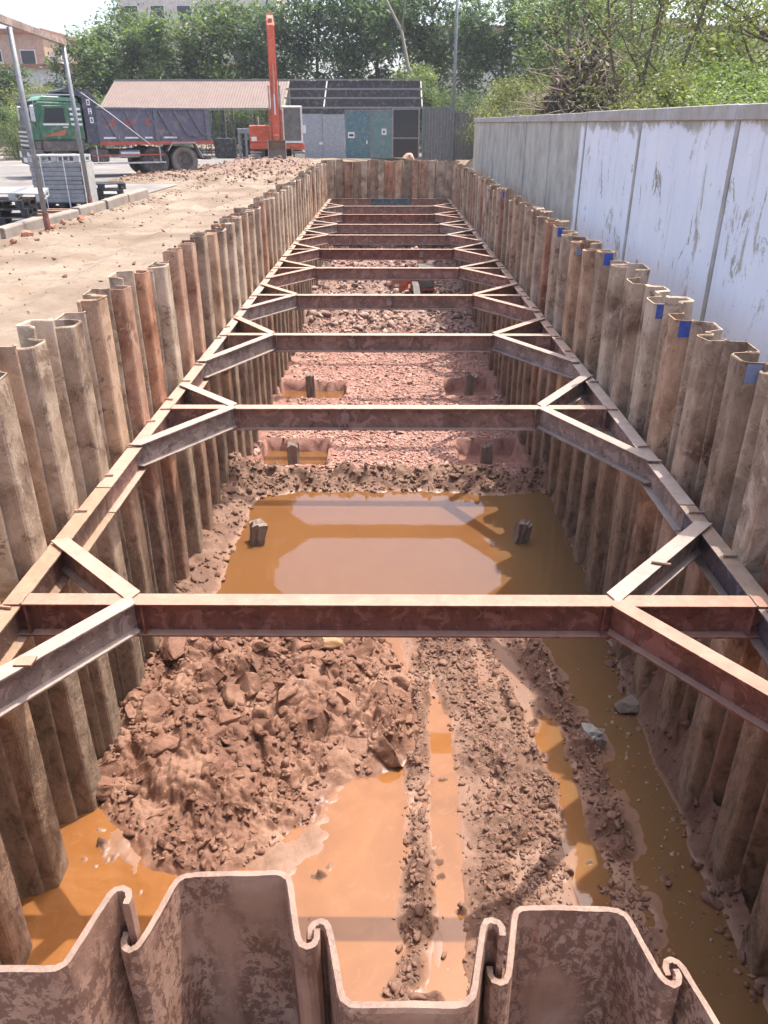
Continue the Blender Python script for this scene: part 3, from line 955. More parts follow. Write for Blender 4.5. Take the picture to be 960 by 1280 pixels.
# clods and stones on the dirt beside the trench
n = 2600
X, Y = rg.uniform(-11, -3.5, n), rg.uniform(28.5, 42, n)
ok = mound(X, Y) > 0.05
X, Y = X[ok], Y[ok]
S = np.clip(rg.lognormal(-2.75, 0.5, len(X)), 0.03, 0.2)
tag(scatter("dirt_clods", np.stack([X, Y, gh(X, Y) + S * 0.15], 1), S, M['clodm'], 12, 0.8, 0.45, LUMPS2), "reddish clods on the dirt bank beside the truck", "dirt clods", kind="stuff")
n = 800
X, Y = rg.uniform(-7.0, -3.4, n), rg.uniform(6.0, 30, n)
S = np.clip(rg.lognormal(-3.4, 0.55, n), 0.015, 0.13)
kk = rg.uniform(0, 1, n) < 0.45
X = np.where(kk, -6.8 + np.abs(rg.normal(0, 0.35, n)), X)
tag(scatter("dirt_pebbles", np.stack([X, Y, gh(X, Y) + S * 0.15], 1), S, M['clodm'], 13, 0.7, 0.5, LUMPS2), "pebbles and crumbs strewn over the sandy dirt", "pebbles", kind="stuff")

# ================================================================== SHEET PILES
def pile_profile():
    half = [(-0.208, 0.006), (-0.209, -0.012), (-0.203, -0.026), (-0.190, -0.031), (-0.177, -0.026), (-0.169, -0.012), (-0.163, 0.008),
            (-0.150, 0.062), (-0.137, 0.118), (-0.130, 0.137), (-0.115, 0.149), (-0.095, 0.152)]
    mid = [(-0.03, 0.152), (0.03, 0.152)]
    return half + mid + [(-u, v) for u, v in reversed(half)]

def pile_mesh(name, seed, L=5.7, t=0.015, ragged=0.006, wav=0.004, fine=1):
    rng = random.Random(seed)
    P = pile_profile()
    if fine > 1:
        P = [(a[0] + (b_[0] - a[0]) * k / fine, a[1] + (b_[1] - a[1]) * k / fine) for a, b_ in zip(P[:-1], P[1:]) for k in range(fine)] + [P[-1]]
    n = len(P)
    nor = []
    for i in range(n):
        a, b_ = P[max(i - 1, 0)], P[min(i + 1, n - 1)]
        d = Vector((b_[0] - a[0], b_[1] - a[1])).normalized()
        nor.append((-d.y, d.x))
    zs = [0.0, -0.012, -0.25, -0.7, -1.3, -2.0, -2.8, -3.6, -4.4, -L]
    V, F = [], []
    top = [rng.uniform(-ragged, ragged) for _ in range(n)]
    for k in list(range(1, n - 1)) * (4 if fine > 1 else 1):
        top[k] = (top[k - 1] + top[k] * 2 + top[k + 1]) / 4
    slope = rng.uniform(-0.06, 0.06)
    for li, z in enumerate(zs):
        ox, oy = rng.gauss(0, wav), rng.gauss(0, wav)
        for i, ((u, v), (nx, ny)) in enumerate(zip(P, nor)):
            tt = t * (1.0 if li else 0.85) * (1 + (rng.uniform(-0.07, 0.07) if li < 2 and fine > 1 else 0))
            zz = z + (top[i] + slope * u if li < 2 else 0)
            V.append((u + nx * tt / 2 + ox, v + ny * tt / 2 + oy, zz))
            V.append((u - nx * tt / 2 + ox, v - ny * tt / 2 + oy, zz))
    w = 2 * n
    for li in range(len(zs) - 1):
        a, b_ = li * w, (li + 1) * w
        for i in range(n - 1):
            F.append((a + 2 * i, b_ + 2 * i, b_ + 2 * i + 2, a + 2 * i + 2))
            F.append((a + 2 * i + 1, a + 2 * i + 3, b_ + 2 * i + 3, b_ + 2 * i + 1))
        for i in (0, n - 1):
            F.append((a + 2 * i, a + 2 * i + 1, b_ + 2 * i + 1, b_ + 2 * i))
    for i in range(n - 1):
        F.append((2 * i, 2 * i + 2, 2 * i + 3, 2 * i + 1))
    me = rawmesh(name, V, F)
    bm = bmesh.new()
    bm.from_mesh(me)
    bmesh.ops.recalc_face_normals(bm, faces=bm.faces)
    bm.to_mesh(me)
    bm.free()
    return me

VAR = []
for s in range(6):
    me = pile_mesh("sheet_pile", s)
    me.materials.append(M['pile'])
    VAR.append(me)
for s in range(2):
    me = pile_mesh("sheet_pile", s + 20)
    me.materials.append(M['pile_red'])
    VAR.append(me)

STRUT_Y = [4.84, 9.23, 12.95, 16.3, 19.65, 22.8, 25.9, 28.8, 32.1, 35.5]
SNAME = ['nearest', 'second', 'third', 'fourth', 'fifth', 'sixth', 'seventh', 'eighth', 'ninth', 'farthest']

def bay_phrase(y, count):
    k = sum(1 for s in STRUT_Y if s < y)
    n = count.get(k, 0)
    count[k] = n + 1
    if k == 0:
        return "%s in front of the nearest strut" % ORD[min(n, 19)]
    return "%s beyond the %s strut" % (ORD[min(n, 19)], SNAME[k - 1])

tag_web = MB().prism([(-0.1735, 0.0), (-0.1685, -0.001), (-0.1425, 0.116), (-0.1475, 0.117)], -0.17, -0.012, 'z').mesh("paint_mark")
TAGS = {5.5: 'blue_tag', 6.4: 'blue_tag_grey', 7.66: 'blue_tag', 8.5: 'blue_tag', 11.0: 'blue_tag', 13.1: 'blue_tag_grey', 14.5: 'blue_tag', 21.2: 'blue_tag'}
rp = random.Random(11)
for side, sname in ((-1, 'left'), (1, 'right')):
    count = {}
    first = 1.52
    tagged = {}
    ycs = [first + 0.4 * i for i in range(96)]
    for i, yc in enumerate(ycs):
        inward = (i % 2 == 0)
        if rp.random() < 0.16:
            me = rp.choice(VAR[6:])
        else:
            me = rp.choice(VAR[:6])
        zt = 0.285 + rp.uniform(-0.075, 0.065)
        if rp.random() < 0.10 and yc > 9:
            zt += rp.uniform(0.05, 0.11)
        if side == 1:
            zt -= 0.13 * (1 - min(1, max(0, (yc - 7) / 4)))
        rz = (-1 if (side == -1) == inward else 1) * math.pi / 2
        o = link("sheet_pile", me, None, None, (side * HW + rp.uniform(-0.012, 0.012), yc, zt),
                 (rp.uniform(-0.006, 0.006), rp.uniform(-0.006, 0.006), rz + rp.uniform(-0.02, 0.02)))
        look = ("red-brown" if me in VAR[6:] else "tan") if inward else ("recessed red-brown" if me in VAR[6:] else "recessed brown")
        tag(o, "%s sheet pile of the %s wall, %s" % (look, sname, bay_phrase(yc, count)), "sheet pile", "sheet piles of the %s trench wall" % sname)
        if side == 1 and inward:
            for ty in list(TAGS):
                if ty not in tagged and abs(yc - ty) <= 0.41:
                    tagged[ty] = 1
                    t = link("paint_mark", tag_web.copy(), M[TAGS[ty]], o)
                    break
# end wall
for i in range(15):
    xc = -2.8 + 0.4 * i
    me = VAR[(i * 3 + 1) % 8]
    o = link("sheet_pile", me, None, None, (xc, Y_END, 0.33 + rp.uniform(-0.05, 0.06)), (0, 0, math.pi if i % 2 == 0 else 0))
    tag(o, "dark sheet pile of the far end wall, %s from the left" % ORD[i], "sheet pile", "sheet piles of the far end wall")
# front wall below the camera
FR = {-0.76: 0.44, -0.36: 0.33, 0.04: 0.33, 0.44: 0.215, 0.84: 0.20}
ctr = [-0.76 + 0.4 * k for k in range(-5, 10)]
for i, xc in enumerate(ctr):
    xr = round(xc, 2)
    me = pile_mesh("sheet_pile", 40 + i, 5.7, 0.016, 0.007, 0.002, 3)
    me.materials.append(M['pile_front'])
    away = (round((xc + 0.36) / 0.4) % 2 == 0)
    zt = FR.get(xr, 0.3 + rp.uniform(-0.05, 0.05))
    o = link("sheet_pile", me, None, None, (xc, Y_FRONT, zt), (0, 0, 0 if away else math.pi))
    words = {-0.76: "flaking sheet pile with flange towards the camera, bottom left corner",
             -0.36: "tallest flaking sheet pile at the bottom edge, dark peeling inner face",
             0.04: "sheet pile showing only its low front lip between two channels, bottom centre",
             0.44: "reddish flaking sheet pile at the bottom edge, right of centre",
             0.84: "sheet pile dropping away at the bottom right corner"}
    tag(o, words.get(xr, "front wall sheet pile, %s from the left, outside the picture edge" % ORD[i]), "sheet pile", "sheet piles of the front wall")

# ================================================================== WALERS, STRUTS, BRACES
def ibeam(L, h=0.29, b_=0.15, tf=0.014, tw=0.010, cut0=0.0, cut1=0.0):
    """beam along +x from 0 to L, top face at z = 0; cut = skew of the end across the flange"""
    p = [(-b_ / 2, 0), (b_ / 2, 0), (b_ / 2, -tf), (tw / 2, -tf - 0.004), (tw / 2, -h + tf + 0.004), (b_ / 2, -h + tf), (b_ / 2, -h), (-b_ / 2, -h),
         (-b_ / 2, -h + tf), (-tw / 2, -h + tf + 0.004), (-tw / 2, -tf - 0.004), (-b_ / 2, -tf)]
    n = len(p)
    xs_ = [0.0] + [L * i / 4 for i in (1, 2, 3)] + [L]
    V, F = [], []
    for i, x in enumerate(xs_):
        for (y_, z_) in p:
            xx = x
            if i == 0:
                xx += y_ * cut0
            if i == len(xs_) - 1:
                xx += y_ * cut1
            V.append((xx, y_, z_))
    for i in range(len(xs_) - 1):
        for j in range(n):
            F.append((i * n + j, i * n + (j + 1) % n, (i + 1) * n + (j + 1) % n, (i + 1) * n + j))
    # end caps as convex pieces
    for base, flip in ((0, False), ((len(xs_) - 1) * n, True)):
        for q in ((0, 1, 2, 11), (2, 3, 10, 11), (3, 4, 9, 10), (4, 5, 8, 9), (5, 6, 7, 8)):
            f = tuple(base + t for t in q)
            F.append(f[::-1] if flip else f)
    me = rawmesh("beam", V, F)
    bm = bmesh.new()
    bm.from_mesh(me)
    bmesh.ops.recalc_face_normals(bm, faces=bm.faces)
    bm.to_mesh(me)
    bm.free()
    return me

def beam(name, p0, p1, ztop, mat, parent=None, **kw):
    p0, p1 = Vector((p0[0], p0[1], ztop)), Vector((p1[0], p1[1], ztop))
    d = p1 - p0
    me = ibeam(d.length, **kw)
    return link(name, me, M[mat], parent, p0, (0, 0, math.atan2(d.y, d.x)))

WX, WZ = 2.81, -1.300
segs = {-1: [1.3, 6.85, 12.0, 17.6, 23.4, 29.0, 34.4, 39.3], 1: [1.3, 6.5, 11.6, 17.2, 23.0, 28.5, 34.0, 39.3]}
wm = {-1: ['steel_ochre', 'rust', 'steel_grey', 'rust', 'rust', 'rust_red', 'rust'], 1: ['steel_blue', 'steel_grey', 'rust', 'steel_ochre', 'rust', 'rust', 'rust_red']}
wlook = {'steel_ochre': 'ochre dusted', 'rust': 'rusty brown', 'steel_grey': 'grey', 'rust_red': 'red-brown', 'steel_blue': 'blue-stained'}
rw = random.Random(5)
for side, sname in ((-1, 'left'), (1, 'right')):
    for k, (a, b_) in enumerate(zip(segs[side][:-1], segs[side][1:])):
        root = empty("waler", (side * WX, a, WZ))
        tag(root, "%s steel waler along the %s wall, %s length from the front" % (wlook[wm[side][k]], sname, ORD[k]), "steel waler", "walers along the trench walls")
        dz = -rw.uniform(0, 0.006)
        me = ibeam(b_ - a - 0.02)
        link("beam", me, M[wm[side][k]], root, (0, 0.01, dz), (0, 0, math.pi / 2))
        # rods welded over the flange to the piles
        yy = 1.52 + 0.8 * math.ceil((a - 1.52) / 0.8)
        while yy < b_ - 0.1:
            if yy > 3 and rw.random() < 0.8:
                x0 = -side * rw.uniform(0.0, 0.06)
                mb = MB().tube([(x0, yy - a, 0.012), (side * 0.135, yy - a + rw.uniform(-0.03, 0.03), 0.014)], 0.011, 6)
                mb.obj("rod", 'rust', root)
                if rw.random() < 0.5:
                    MB().box(side * 0.02, side * 0.085, yy - a - 0.03, yy - a + 0.03, -0.003, 0.01).obj("weld_plate", 'rust', root)
            yy += 0.8
        # support angles under the waler
        for q in range(int((b_ - a) / 2.4)):
            yq = 0.9 + q * 2.4
            MB().prism([(side * 0.07, -0.30), (-side * 0.06, -0.297), (side * 0.075, -0.46)], yq, yq + 0.012, 'y').obj("bracket", 'rust', root)
# end waler in three lengths
for k, (a, b_, mt, lk) in enumerate(((-2.70, -0.9, 'rust', 'brown left'), (-0.88, 1.0, 'teal_steel', 'teal painted middle'), (1.02, 2.70, 'rust', 'brown right'))):
    root = empty("waler", (a, 39.33, WZ))
    tag(root, "%s length of the waler at the far end wall" % lk, "steel waler", "walers along the trench walls")
    beam("beam", (0, 0), (b_ - a, 0), 0.0, mt, root)

PAR = {0: ((1.93, 0.90, 1.35), (1.70, 1.25, 1.60)), 1: ((1.97, 0.90, 1.33), (1.93, 1.37, 1.75)), 2: ((1.99, 1.25, 1.70), (1.80, 1.20, 1.70))}
smat = ['rust_red', 'rust', 'rust', 'rust', 'rust', 'rust_red', 'rust', 'rust', 'rust_red', 'rust']
for k, y in enumerate(STRUT_Y):
    root = empty("strut", (0, y, WZ + 0.0145))
    tag(root, "%s steel cross strut with four diagonal braces" % ("nearest reddish" if k == 0 else SNAME[k] + " rusty"), "steel strut", "cross struts of the trench")
    yaw = rw.uniform(-0.004, 0.004)
    L = 2 * WX + 0.10
    link("beam", ibeam(L), M[smat[k]], root, (-L / 2, -yaw * L / 2, 0), (0, 0, yaw))
    if k in PAR:
        pl, pr = PAR[k]
    else:
        pl = (1.95 + rw.uniform(-.1, .1), 1.15 + rw.uniform(-.1, .1), 1.45 + rw.uniform(-.15, .15))
        pr = (1.85 + rw.uniform(-.1, .1), 1.2 + rw.uniform(-.1, .1), 1.5 + rw.uniform(-.15, .15))
    for side, (nx, bk, fr) in ((-1, pl), (1, pr)):
        for dy, lift in ((bk, 0.0165), (-fr, 0.0150)):
            p0 = Vector((side * (nx - 0.02), 0.0 + (0.02 if dy > 0 else -0.02), 0))
            p1 = Vector((side * (WX + 0.0), dy, 0))
            d = p1 - p0
            mt = rw.choice(['rust', 'steel_grey', 'rust'])
            if k == 0:
                mt = 'steel_grey' if (side == -1) == (dy < 0) else ('rust' if side == -1 else 'rust_red')
            if k == 1:
                mt = 'steel_grey'
            skew = rw.uniform(0.2, 0.6) * (1 if side * dy > 0 else -1)
            link("brace", ibeam(d.length, 0.265, 0.13, cut0=skew, cut1=-skew), M[mt], root, (p0.x, p0.y, lift), (0, 0, math.atan2(d.y, d.x)))
        # stiffener plates in the web at the node
        for q in (-0.09, 0.09):
            for s2 in (-1, 1):
                MB().box(side * nx + q - 0.005, side * nx + q + 0.005, s2 * 0.007, s2 * 0.07, -0.272, -0.018).obj("stiffener", smat[k], root)
    if k in (1, 2, 3, 5):
        xj = (-0.5, -0.55, -0.62, 0.0, 0.0, 0.9)[k] if k < 6 else 0
        MB().box(xj - 0.05, xj + 0.05, -0.083, -0.0755, -0.20, -0.06).obj("splice_plate", 'steel_grey', root)
        MB().box(xj - 0.012, xj + 0.012, -0.0832, -0.0752, -0.28, 0.004).obj("weld_seam", 'rust', root)
    if k == 0:
        MB().box(-2.45, -2.33, -0.83, -0.73, 0.0165, 0.030).obj("scrap_plate", 'rust_red', root)
        MB().tube([(2.12, 0.52, 0.03), (2.26, 0.47, 0.035)], 0.012, 6).obj("rod", 'steel_ochre', root)
        MB().tube([(2.62, -1.30, 0.02), (2.63, -1.37, -0.22)], 0.006, 5).obj("hook", 'steel_grey', root)
    for side in (-1, 1):
        # weld beads where the strut lands on the waler and bolts at the brace ends
        MB().tube([(side * (WX - 0.08), -0.075, 0.004), (side * (WX - 0.08), 0.0, 0.007), (side * (WX - 0.08), 0.075, 0.004)], 0.008, 6).obj("weld_seam", 'rust', root)
        MB().box(side * (WX - 0.105), side * (WX - 0.09), -0.07, 0.07, -0.27, -0.016).obj("end_plate", smat[k], root)

# ================================================================== THINGS IN THE TRENCH
def stub(loc, w, h, mat, tilt, label, rotz=0.0):
    rng = random.Random(int(loc[1] * 100 + loc[0] * 10))
    bm = bmesh.new()
    bmesh.ops.create_cube(bm, size=1.0)
    bmesh.ops.subdivide_edges(bm, edges=bm.edges, cuts=3, use_grid_fill=True)
    for v in bm.verts:
        z = v.co.z + 0.5
        v.co = Vector((v.co.x * w, v.co.y * w, z * (h + 0.5) - 0.5))
        k = 0.02 + 0.10 * w * max(0, z - 0.6)
        v.co += Vector((rng.uniform(-k, k), rng.uniform(-k, k), rng.uniform(-1.6 * k, 1.6 * k) if z > 0.8 else 0))
    me = bpy.data.meshes.new("pile_stub")
    bm.to_mesh(me)
    bm.free()
    loc = (loc[0] * Q, loc[1] * Q, loc[2])
    root = empty("pile_stub", loc, rotz)
    root.rotation_euler = (tilt[0], tilt[1], rotz)
    link("shaft", me, M[mat], root)
    tag(root, label, "pile stub", "concrete pile stubs in the trench")

stub((-2.03, 10.42, WL - 0.02), 0.22, 0.36, 'stub_brown', (0.0, 0.12), "broken concrete pile stub in mud at the left edge of the pond", 0.3)
stub((2.03, 10.5, WL - 0.05), 0.20, 0.38, 'stub_brown', (0.05, 0.16), "grey concrete pile stub standing in the pond, right side", 0.2)
stub((-1.93, 14.35, WL - 0.65), 0.20, 0.70, 'stub_brown', (0, 0.02), "concrete pile stub in the nearer left pit")
stub((1.98, 14.3, WL - 0.65), 0.21, 0.72, 'stub_brown', (0, -0.02), "brown concrete pile stub in the nearer right pit")
stub((-1.95, 18.5, WL - 0.65), 0.20, 0.90, 'stub_brown', (0, 0.0), "concrete pile stub in the farther left pit")
stub((2.05, 18.9, WL - 0.65), 0.22, 0.80, 'stub_brown', (0, 0.0), "brown concrete pile stub in the farther right pit")
stub((2.12, 6.12, WL - 0.1), 0.20, 0.26, 'concrete_stub', (0.1, 0.1), "pale grey concrete pile head on the right mud ridge", 0.1)

def boulder(name, loc, size, mat, label, cat, seed, sc3=(1, 1, 0.75)):
    rng = random.Random(seed)
    bm = bmesh.new()
    bmesh.ops.create_icosphere(bm, subdivisions=3, radius=0.5)
    pl = [(Vector((rng.gauss(0, 1), rng.gauss(0, 1), rng.gauss(0, 1))).normalized(), rng.uniform(0.28, 0.42)) for _ in range(12)]
    for v in bm.verts:
        for nrm, d in pl:
            t = v.co.dot(nrm) - d
            if t > 0:
                v.co -= nrm * t
        v.co += Vector((rng.gauss(0, .008), rng.gauss(0, .008), rng.gauss(0, .008)))
        v.co = Vector((v.co.x * sc3[0], v.co.y * sc3[1], v.co.z * sc3[2])) * size
    me = bpy.data.meshes.new(name)
    bm.to_mesh(me)
    bm.free()
    o = link(name, me, M[mat], None, loc, (0, 0, rng.uniform(0, 6)))
    tag(o, label, cat)
    return o

def hz(x, y):
    return float(heap_h(np.array([x]), np.array([y]))[0])
def fz(x, y):
    return float(floor_h(np.array([x]), np.array([y]))[0])

def on_heap(x, y, dz):
    return (x * Q, y * Q, hz(x * Q, y * Q) + dz)
boulder("stone", on_heap(-0.70, 7.35, 0.07), 0.30, 'yellow_stone', "yellow-brown stone on top of the clay heap", "stone", 3, (1.2, 0.8, 0.7))
boulder("stone", (2.78, 6.95, WL + 0.05), 0.40, 'stub_brown', "grey flat stone at the foot of the right wall", "stone", 8, (1.0, 0.8, 0.5))
boulder("stone", (1.95, 7.65, WL + 0.01), 0.09, 'sack', "small pale stone in the water right of the ridge", "stone", 9)
boulder("clay_block", on_heap(-2.5, 7.3, 0.03), 0.5, 'clay', "large grey clay block at the left edge of the heap", "clay block", 14, (1.3, 0.7, 0.6))
boulder("clay_block", on_heap(-2.2, 5.75, 0.0), 0.45, 'clay', "reddish clay block low on the front of the heap", "clay block", 15, (1.0, 0.8, 0.6))
# pale scum flecks afloat in the ditch
rs = np.random.default_rng(31)
n = 150
X = np.concatenate([rs.normal(2.62, 0.13, n), rs.normal(2.3, 0.2, 50)])
Y = np.concatenate([rs.uniform(3.6, 7.2, n), rs.uniform(3.8, 9.0, 50)])
S = np.clip(rs.lognormal(-3.9, 0.6, len(X)), 0.008, 0.06)
tag(scatter("floating_scum", np.stack([X, Y, np.full(len(X), WL + 0.003)], 1), S, M['scum'], 32, 0.12, 0.5), "pale scum flecks floating in the ditch by the right wall", "scum", kind="stuff")

# ================================================================== BOUNDARY WALL
bw = empty("boundary_wall", (4.05, 0, 0))
tag(bw, "tall concrete boundary wall on the right, near half painted white", "wall")
posts = [2.3 + 3.86 * i for i in range(11)]
posts = [-1.56] + posts
ztop = 2.08
for i, y in enumerate(posts):
    MB().box(-0.014, 0.16, y - 0.05, y + 0.05, -0.9, ztop - 0.145).obj("post", 'wall_post', bw, 0.006)
    if i:
        MB().box(0.0, 0.12, posts[i - 1] + 0.062, y - 0.062, -0.9, ztop - 0.15).obj("panel", 'wall', bw)
        MB().box(-0.05, 0.17, posts[i - 1] + 0.012, y - 0.002, ztop - 0.148, ztop + 0.02 + 0.006 * ((i * 7) % 3 - 1)).obj("coping", 'wall_post', bw, 0.008)

# ================================================================== SHED, DOORS, SCREENS
sh = empty("shed", (0, 53.0, 0))
tag(sh, "long open shed, brown corrugated roof left and bare purlin roof right", "shed")
# corrugated roof, slope rising to the back
def corrugated(x0, x1, pitch, amp, yz, name, mat, parent):
    n = int((x1 - x0) / pitch * 4)
    V, F = [], []
    for i in range(n + 1):
        x = x0 + (x1 - x0) * i / n
        dz = amp * math.sin(2 * math.pi * (x - x0) / pitch)
        for (yy, zz) in yz:
            V.append((x, yy - dz * 0.4, zz + dz))
        for (yy, zz) in yz:
            V.append((x, yy - dz * 0.4, zz + dz - 0.006))
    k = len(yz)
    for i in range(n):
        for j in range(k - 1):
            a = i * 2 * k + j
            F.append((a, a + 2 * k, a + 2 * k + 1, a + 1))
            a += k
            F.append((a, a + 1, a + 2 * k + 1, a + 2 * k))
    return link(name, rawmesh(name, V, F), M[mat], parent)

EAVE, RIDGE = 2.72, 4.32
corrugated(-17.6, -6.45, 0.17, 0.011, [(-0.5, EAVE), (1.3, (EAVE + RIDGE) / 2), (3.2, RIDGE)], "roof_sheet", 'roof_brown', sh)
MB().bar((-17.6, 3.2, RIDGE + 0.03), (2.1, 3.2, RIDGE + 0.06), 0.12, 0.08).obj("ridge_beam", 'frame_steel', sh)
MB().bar((-17.6, -0.45, EAVE - 0.08), (-6.45, -0.45, EAVE - 0.08), 0.06, 0.08).obj("eave_beam", 'frame_steel', sh)
# open right half: dark sheet behind the purlins, its colour stands for the shade inside
MB().box(-6.4, 1.95, 3.25, 3.30, 2.2, RIDGE - 0.02).obj("shade_backdrop", 'roof_shade', sh)
for t in (0.0, 0.34, 0.67):
    yy, zz = -0.4 + 3.5 * t, EAVE + 0.02 + (RIDGE - EAVE) * t
    MB().bar((-6.5, yy, zz), (2.1, yy, zz), 0.10, 0.09).obj("purlin", 'frame_steel', sh)
for x in (-6.42, -4.0, 1.98):
    MB().bar((x, -0.4, EAVE - 0.05), (x, 3.15, RIDGE - 0.05), 0.08, 0.09).obj("rafter", 'kerb' if x < -6 else 'frame_steel', sh)
for x in (-17.2, -14.2, -10.75, -10.2, -6.5):
    MB().box(x - 0.08, x + 0.08, -0.45, -0.29, -0.1, EAVE - 0.12).obj("column", 'black_metal' if x > -12 else 'frame_steel', sh)
    MB().box(x - 0.07, x + 0.07, 2.95, 3.09, -0.1, RIDGE - 0.2).obj("column", 'frame_steel', sh)

def door_panel(name, x0, x1, ztop_, mat, label, cat, frame='galv', y=52.45):
    root = empty(name, ((x0 + x1) / 2, y, 0))
    w = (x1 - x0) / 2
    MB().box(-w + 0.05, w - 0.05, -0.03, 0.03, -0.05, ztop_ - 0.05).obj("leaf", mat, root)
    for s in (-1, 1):
        MB().box(s * w - s * 0.055, s * w - s * 0.003, -0.05, 0.05, -0.05, ztop_).obj("frame", frame, root)
    MB().box(-w + 0.056, w - 0.056, -0.048, 0.048, ztop_ - 0.055, ztop_ - 0.002).obj("frame", frame, root)
    tag(root, label, cat)
    return root, w
gp = empty("metal_partition", (-4.1, 52.4, 0))
tag(gp, "grey sheet metal panel wall between the excavator and the teal doors", "metal panel")
MB().box(-1.38, -0.02, -0.03, 0.03, -0.05, 2.40).obj("sheet", 'grey_sheet', gp)
MB().box(0.02, 1.36, -0.03, 0.03, -0.05, 2.38).obj("sheet", 'grey_sheet', gp)
MB().box(-0.018, 0.018, -0.045, 0.04, -0.05, 2.42).obj("seam", 'galv', gp)
MB().box(-1.25, -1.0, -0.05, -0.033, 1.35, 1.80).obj("notice", 'white_paint', gp)
MB().box(-0.22, 0.0, -0.06, -0.046, 0.72, 0.86).obj("notice", 'white_paint', gp)
d1, w = door_panel("teal_door", -2.72, -1.14, 2.62, 'teal_door', "wider dark teal metal door with white notice, left one", "door")
MB().box(-0.62, -0.20, -0.05, -0.034, 1.08, 1.42).obj("notice", 'white_paint', d1)
MB().box(-0.54, -0.28, -0.058, -0.052, 1.18, 1.30).obj("notice_print", 'black_metal', d1)
MB().box(0.50, 0.58, -0.09, -0.034, 0.75, 0.95).obj("handle", 'white_paint', d1)
d2, w = door_panel("teal_door", -1.12, 0.14, 2.64, 'teal_door_pale', "narrower grey-teal metal door with square notice, right one", "door")
MB().box(0.00, 0.30, -0.05, -0.034, 1.25, 1.60).obj("notice", 'white_paint', d2)
MB().box(0.09, 0.20, -0.058, -0.052, 1.36, 1.49).obj("notice_print", 'black_metal', d2)
wf = empty("window_frame", (0.99, 52.45, 0))
tag(wf, "dark glazed bay with pale frame right of the teal doors", "window")
MB().box(-0.78, 0.78, -0.01, 0.01, 1.12, 2.60).obj("pane", 'glass', wf)
MB().box(-0.78, 0.78, -0.01, 0.01, 0.0, 1.04).obj("pane", 'glass', wf)
for s in (-1, 1):
    MB().box(s * 0.80 - 0.04, s * 0.80 + 0.04, -0.05, 0.05, -0.05, 2.72).obj("frame", 'frame_steel', wf)
MB().box(-0.76, 0.76, -0.045, 0.045, 2.62, 2.70).obj("frame", 'galv', wf)
MB().box(-0.76, 0.76, -0.045, 0.045, 1.04, 1.12).obj("frame", 'galv', wf)
o = boulder("sack_pile", (1.15, 51.2, 0.08), 1.2, 'sack', "tan sacks in front of the dark glazed bay", "sacks", 23, (1.4, 0.8, 0.42))

def corr_screen(name, x0, x1, y, z1, mat, label, edge=None):
    root = empty(name, (x0, y, 0))
    n = int((x1 - x0) / 0.03)
    V, F = [], []
    for i in range(n + 1):
        x = (x1 - x0) * i / n
        dy = 0.03 * (1 if (i // 3) % 2 else -1)
        for q in (0, 0.012):
            V += [(x, dy + q, -0.1), (x, dy + q, z1)]
    for i in range(n):
        a = 4 * i
        F += [(a, a + 4, a + 5, a + 1), (a + 2, a + 3, a + 7, a + 6), (a + 1, a + 5, a + 7, a + 3)]
    link("sheet", rawmesh("sheet", V, F), M[mat], root)
    MB().box(-0.03, 0.03, -0.08, -0.035, -0.1, z1 + 0.05).obj("stile", edge or mat, root)
    MB().box(x1 - x0 - 0.03, x1 - x0 + 0.03, -0.08, -0.035, -0.1, z1 + 0.05).obj("stile", edge or mat, root)
    MB().box(0.03, x1 - x0 - 0.03, -0.075, -0.035, z1 - 0.02, z1 + 0.05).obj("rail", edge or mat, root)
    tag(root, label, "metal screen")
corr_screen("corrugated_screen", 1.95, 3.75, 50.8, 2.68, 'corr_grey', "grey corrugated metal screen left of the lamp pole", 'teal_door_pale')
corr_screen("corrugated_screen", 3.80, 5.1, 51.6, 2.45, 'corr_grey', "darker corrugated screen between the pole and the concrete wall")

lp = empty("lamp_pole", (4.0, 54.5, 0))
tag(lp, "tall thin grey lamp pole behind the corrugated screens", "lamp pole")
MB().tube([(0, 0, -0.1), (0, 0, 5), (0, 0, 11.5)], [0.12, 0.10, 0.075], 10).obj("pole", 'galv', lp, smooth=True)
MB().tube([(0, 0, 11.4), (-0.6, -0.3, 11.8), (-1.3, -0.6, 11.9)], 0.04, 8).obj("arm", 'galv', lp, smooth=True)
MB().box(-1.75, -1.2, -0.75, -0.5, 11.82, 11.95).obj("lamp_head", 'galv', lp, 0.02)
MB().box(-0.14, 0.14, -0.14, 0.14, -0.05, 0.06).obj("base_plate", 'galv', lp)

# clutter under the shed
bn = empty("green_bin", (-12.3, 50.5, 0))
tag(bn, "dark green bin behind the rear of the truck", "bin")
MB().add([(-.45, -.4, 0), (.45, -.4, 0), (.45, .4, 0), (-.45, .4, 0), (-.52, -.48, 1.15), (.52, -.48, 1.15), (.52, .48, 1.15), (-.52, .48, 1.15)],
         [(0, 3, 2, 1), (4, 5, 6, 7), (0, 1, 5, 4), (1, 2, 6, 5), (2, 3, 7, 6), (3, 0, 4, 7)]).obj("body", 'cab_green', bn, 0.03)
MB().box(-.55, .55, -.5, .5, 1.152, 1.22).obj("lid", 'teal_door', bn, 0.02)
rk = empty("machine_frame", (-8.2, 51.0, 0))
tag(rk, "grey steel machine frame left of the excavator", "machine frame")
for x in (-0.75, -0.35, 0.75):
    MB().box(x - 0.07, x + 0.07, -0.2, -0.06, 0, 1.35).obj("upright", 'galv', rk)
MB().box(-0.82, 0.82, -0.22, 0.2, 1.35, 1.62).obj("header", 'galv', rk, 0.02)
MB().box(-0.65, 0.65, 0.0, 0.3, 0.1, 1.0).obj("cabinet", 'dark_interior', rk, 0.02)
cb = empty("dark_cabinet", (-9.85, 51.2, 0))
tag(cb, "dark low cabinet under the brown roof", "cabinet")
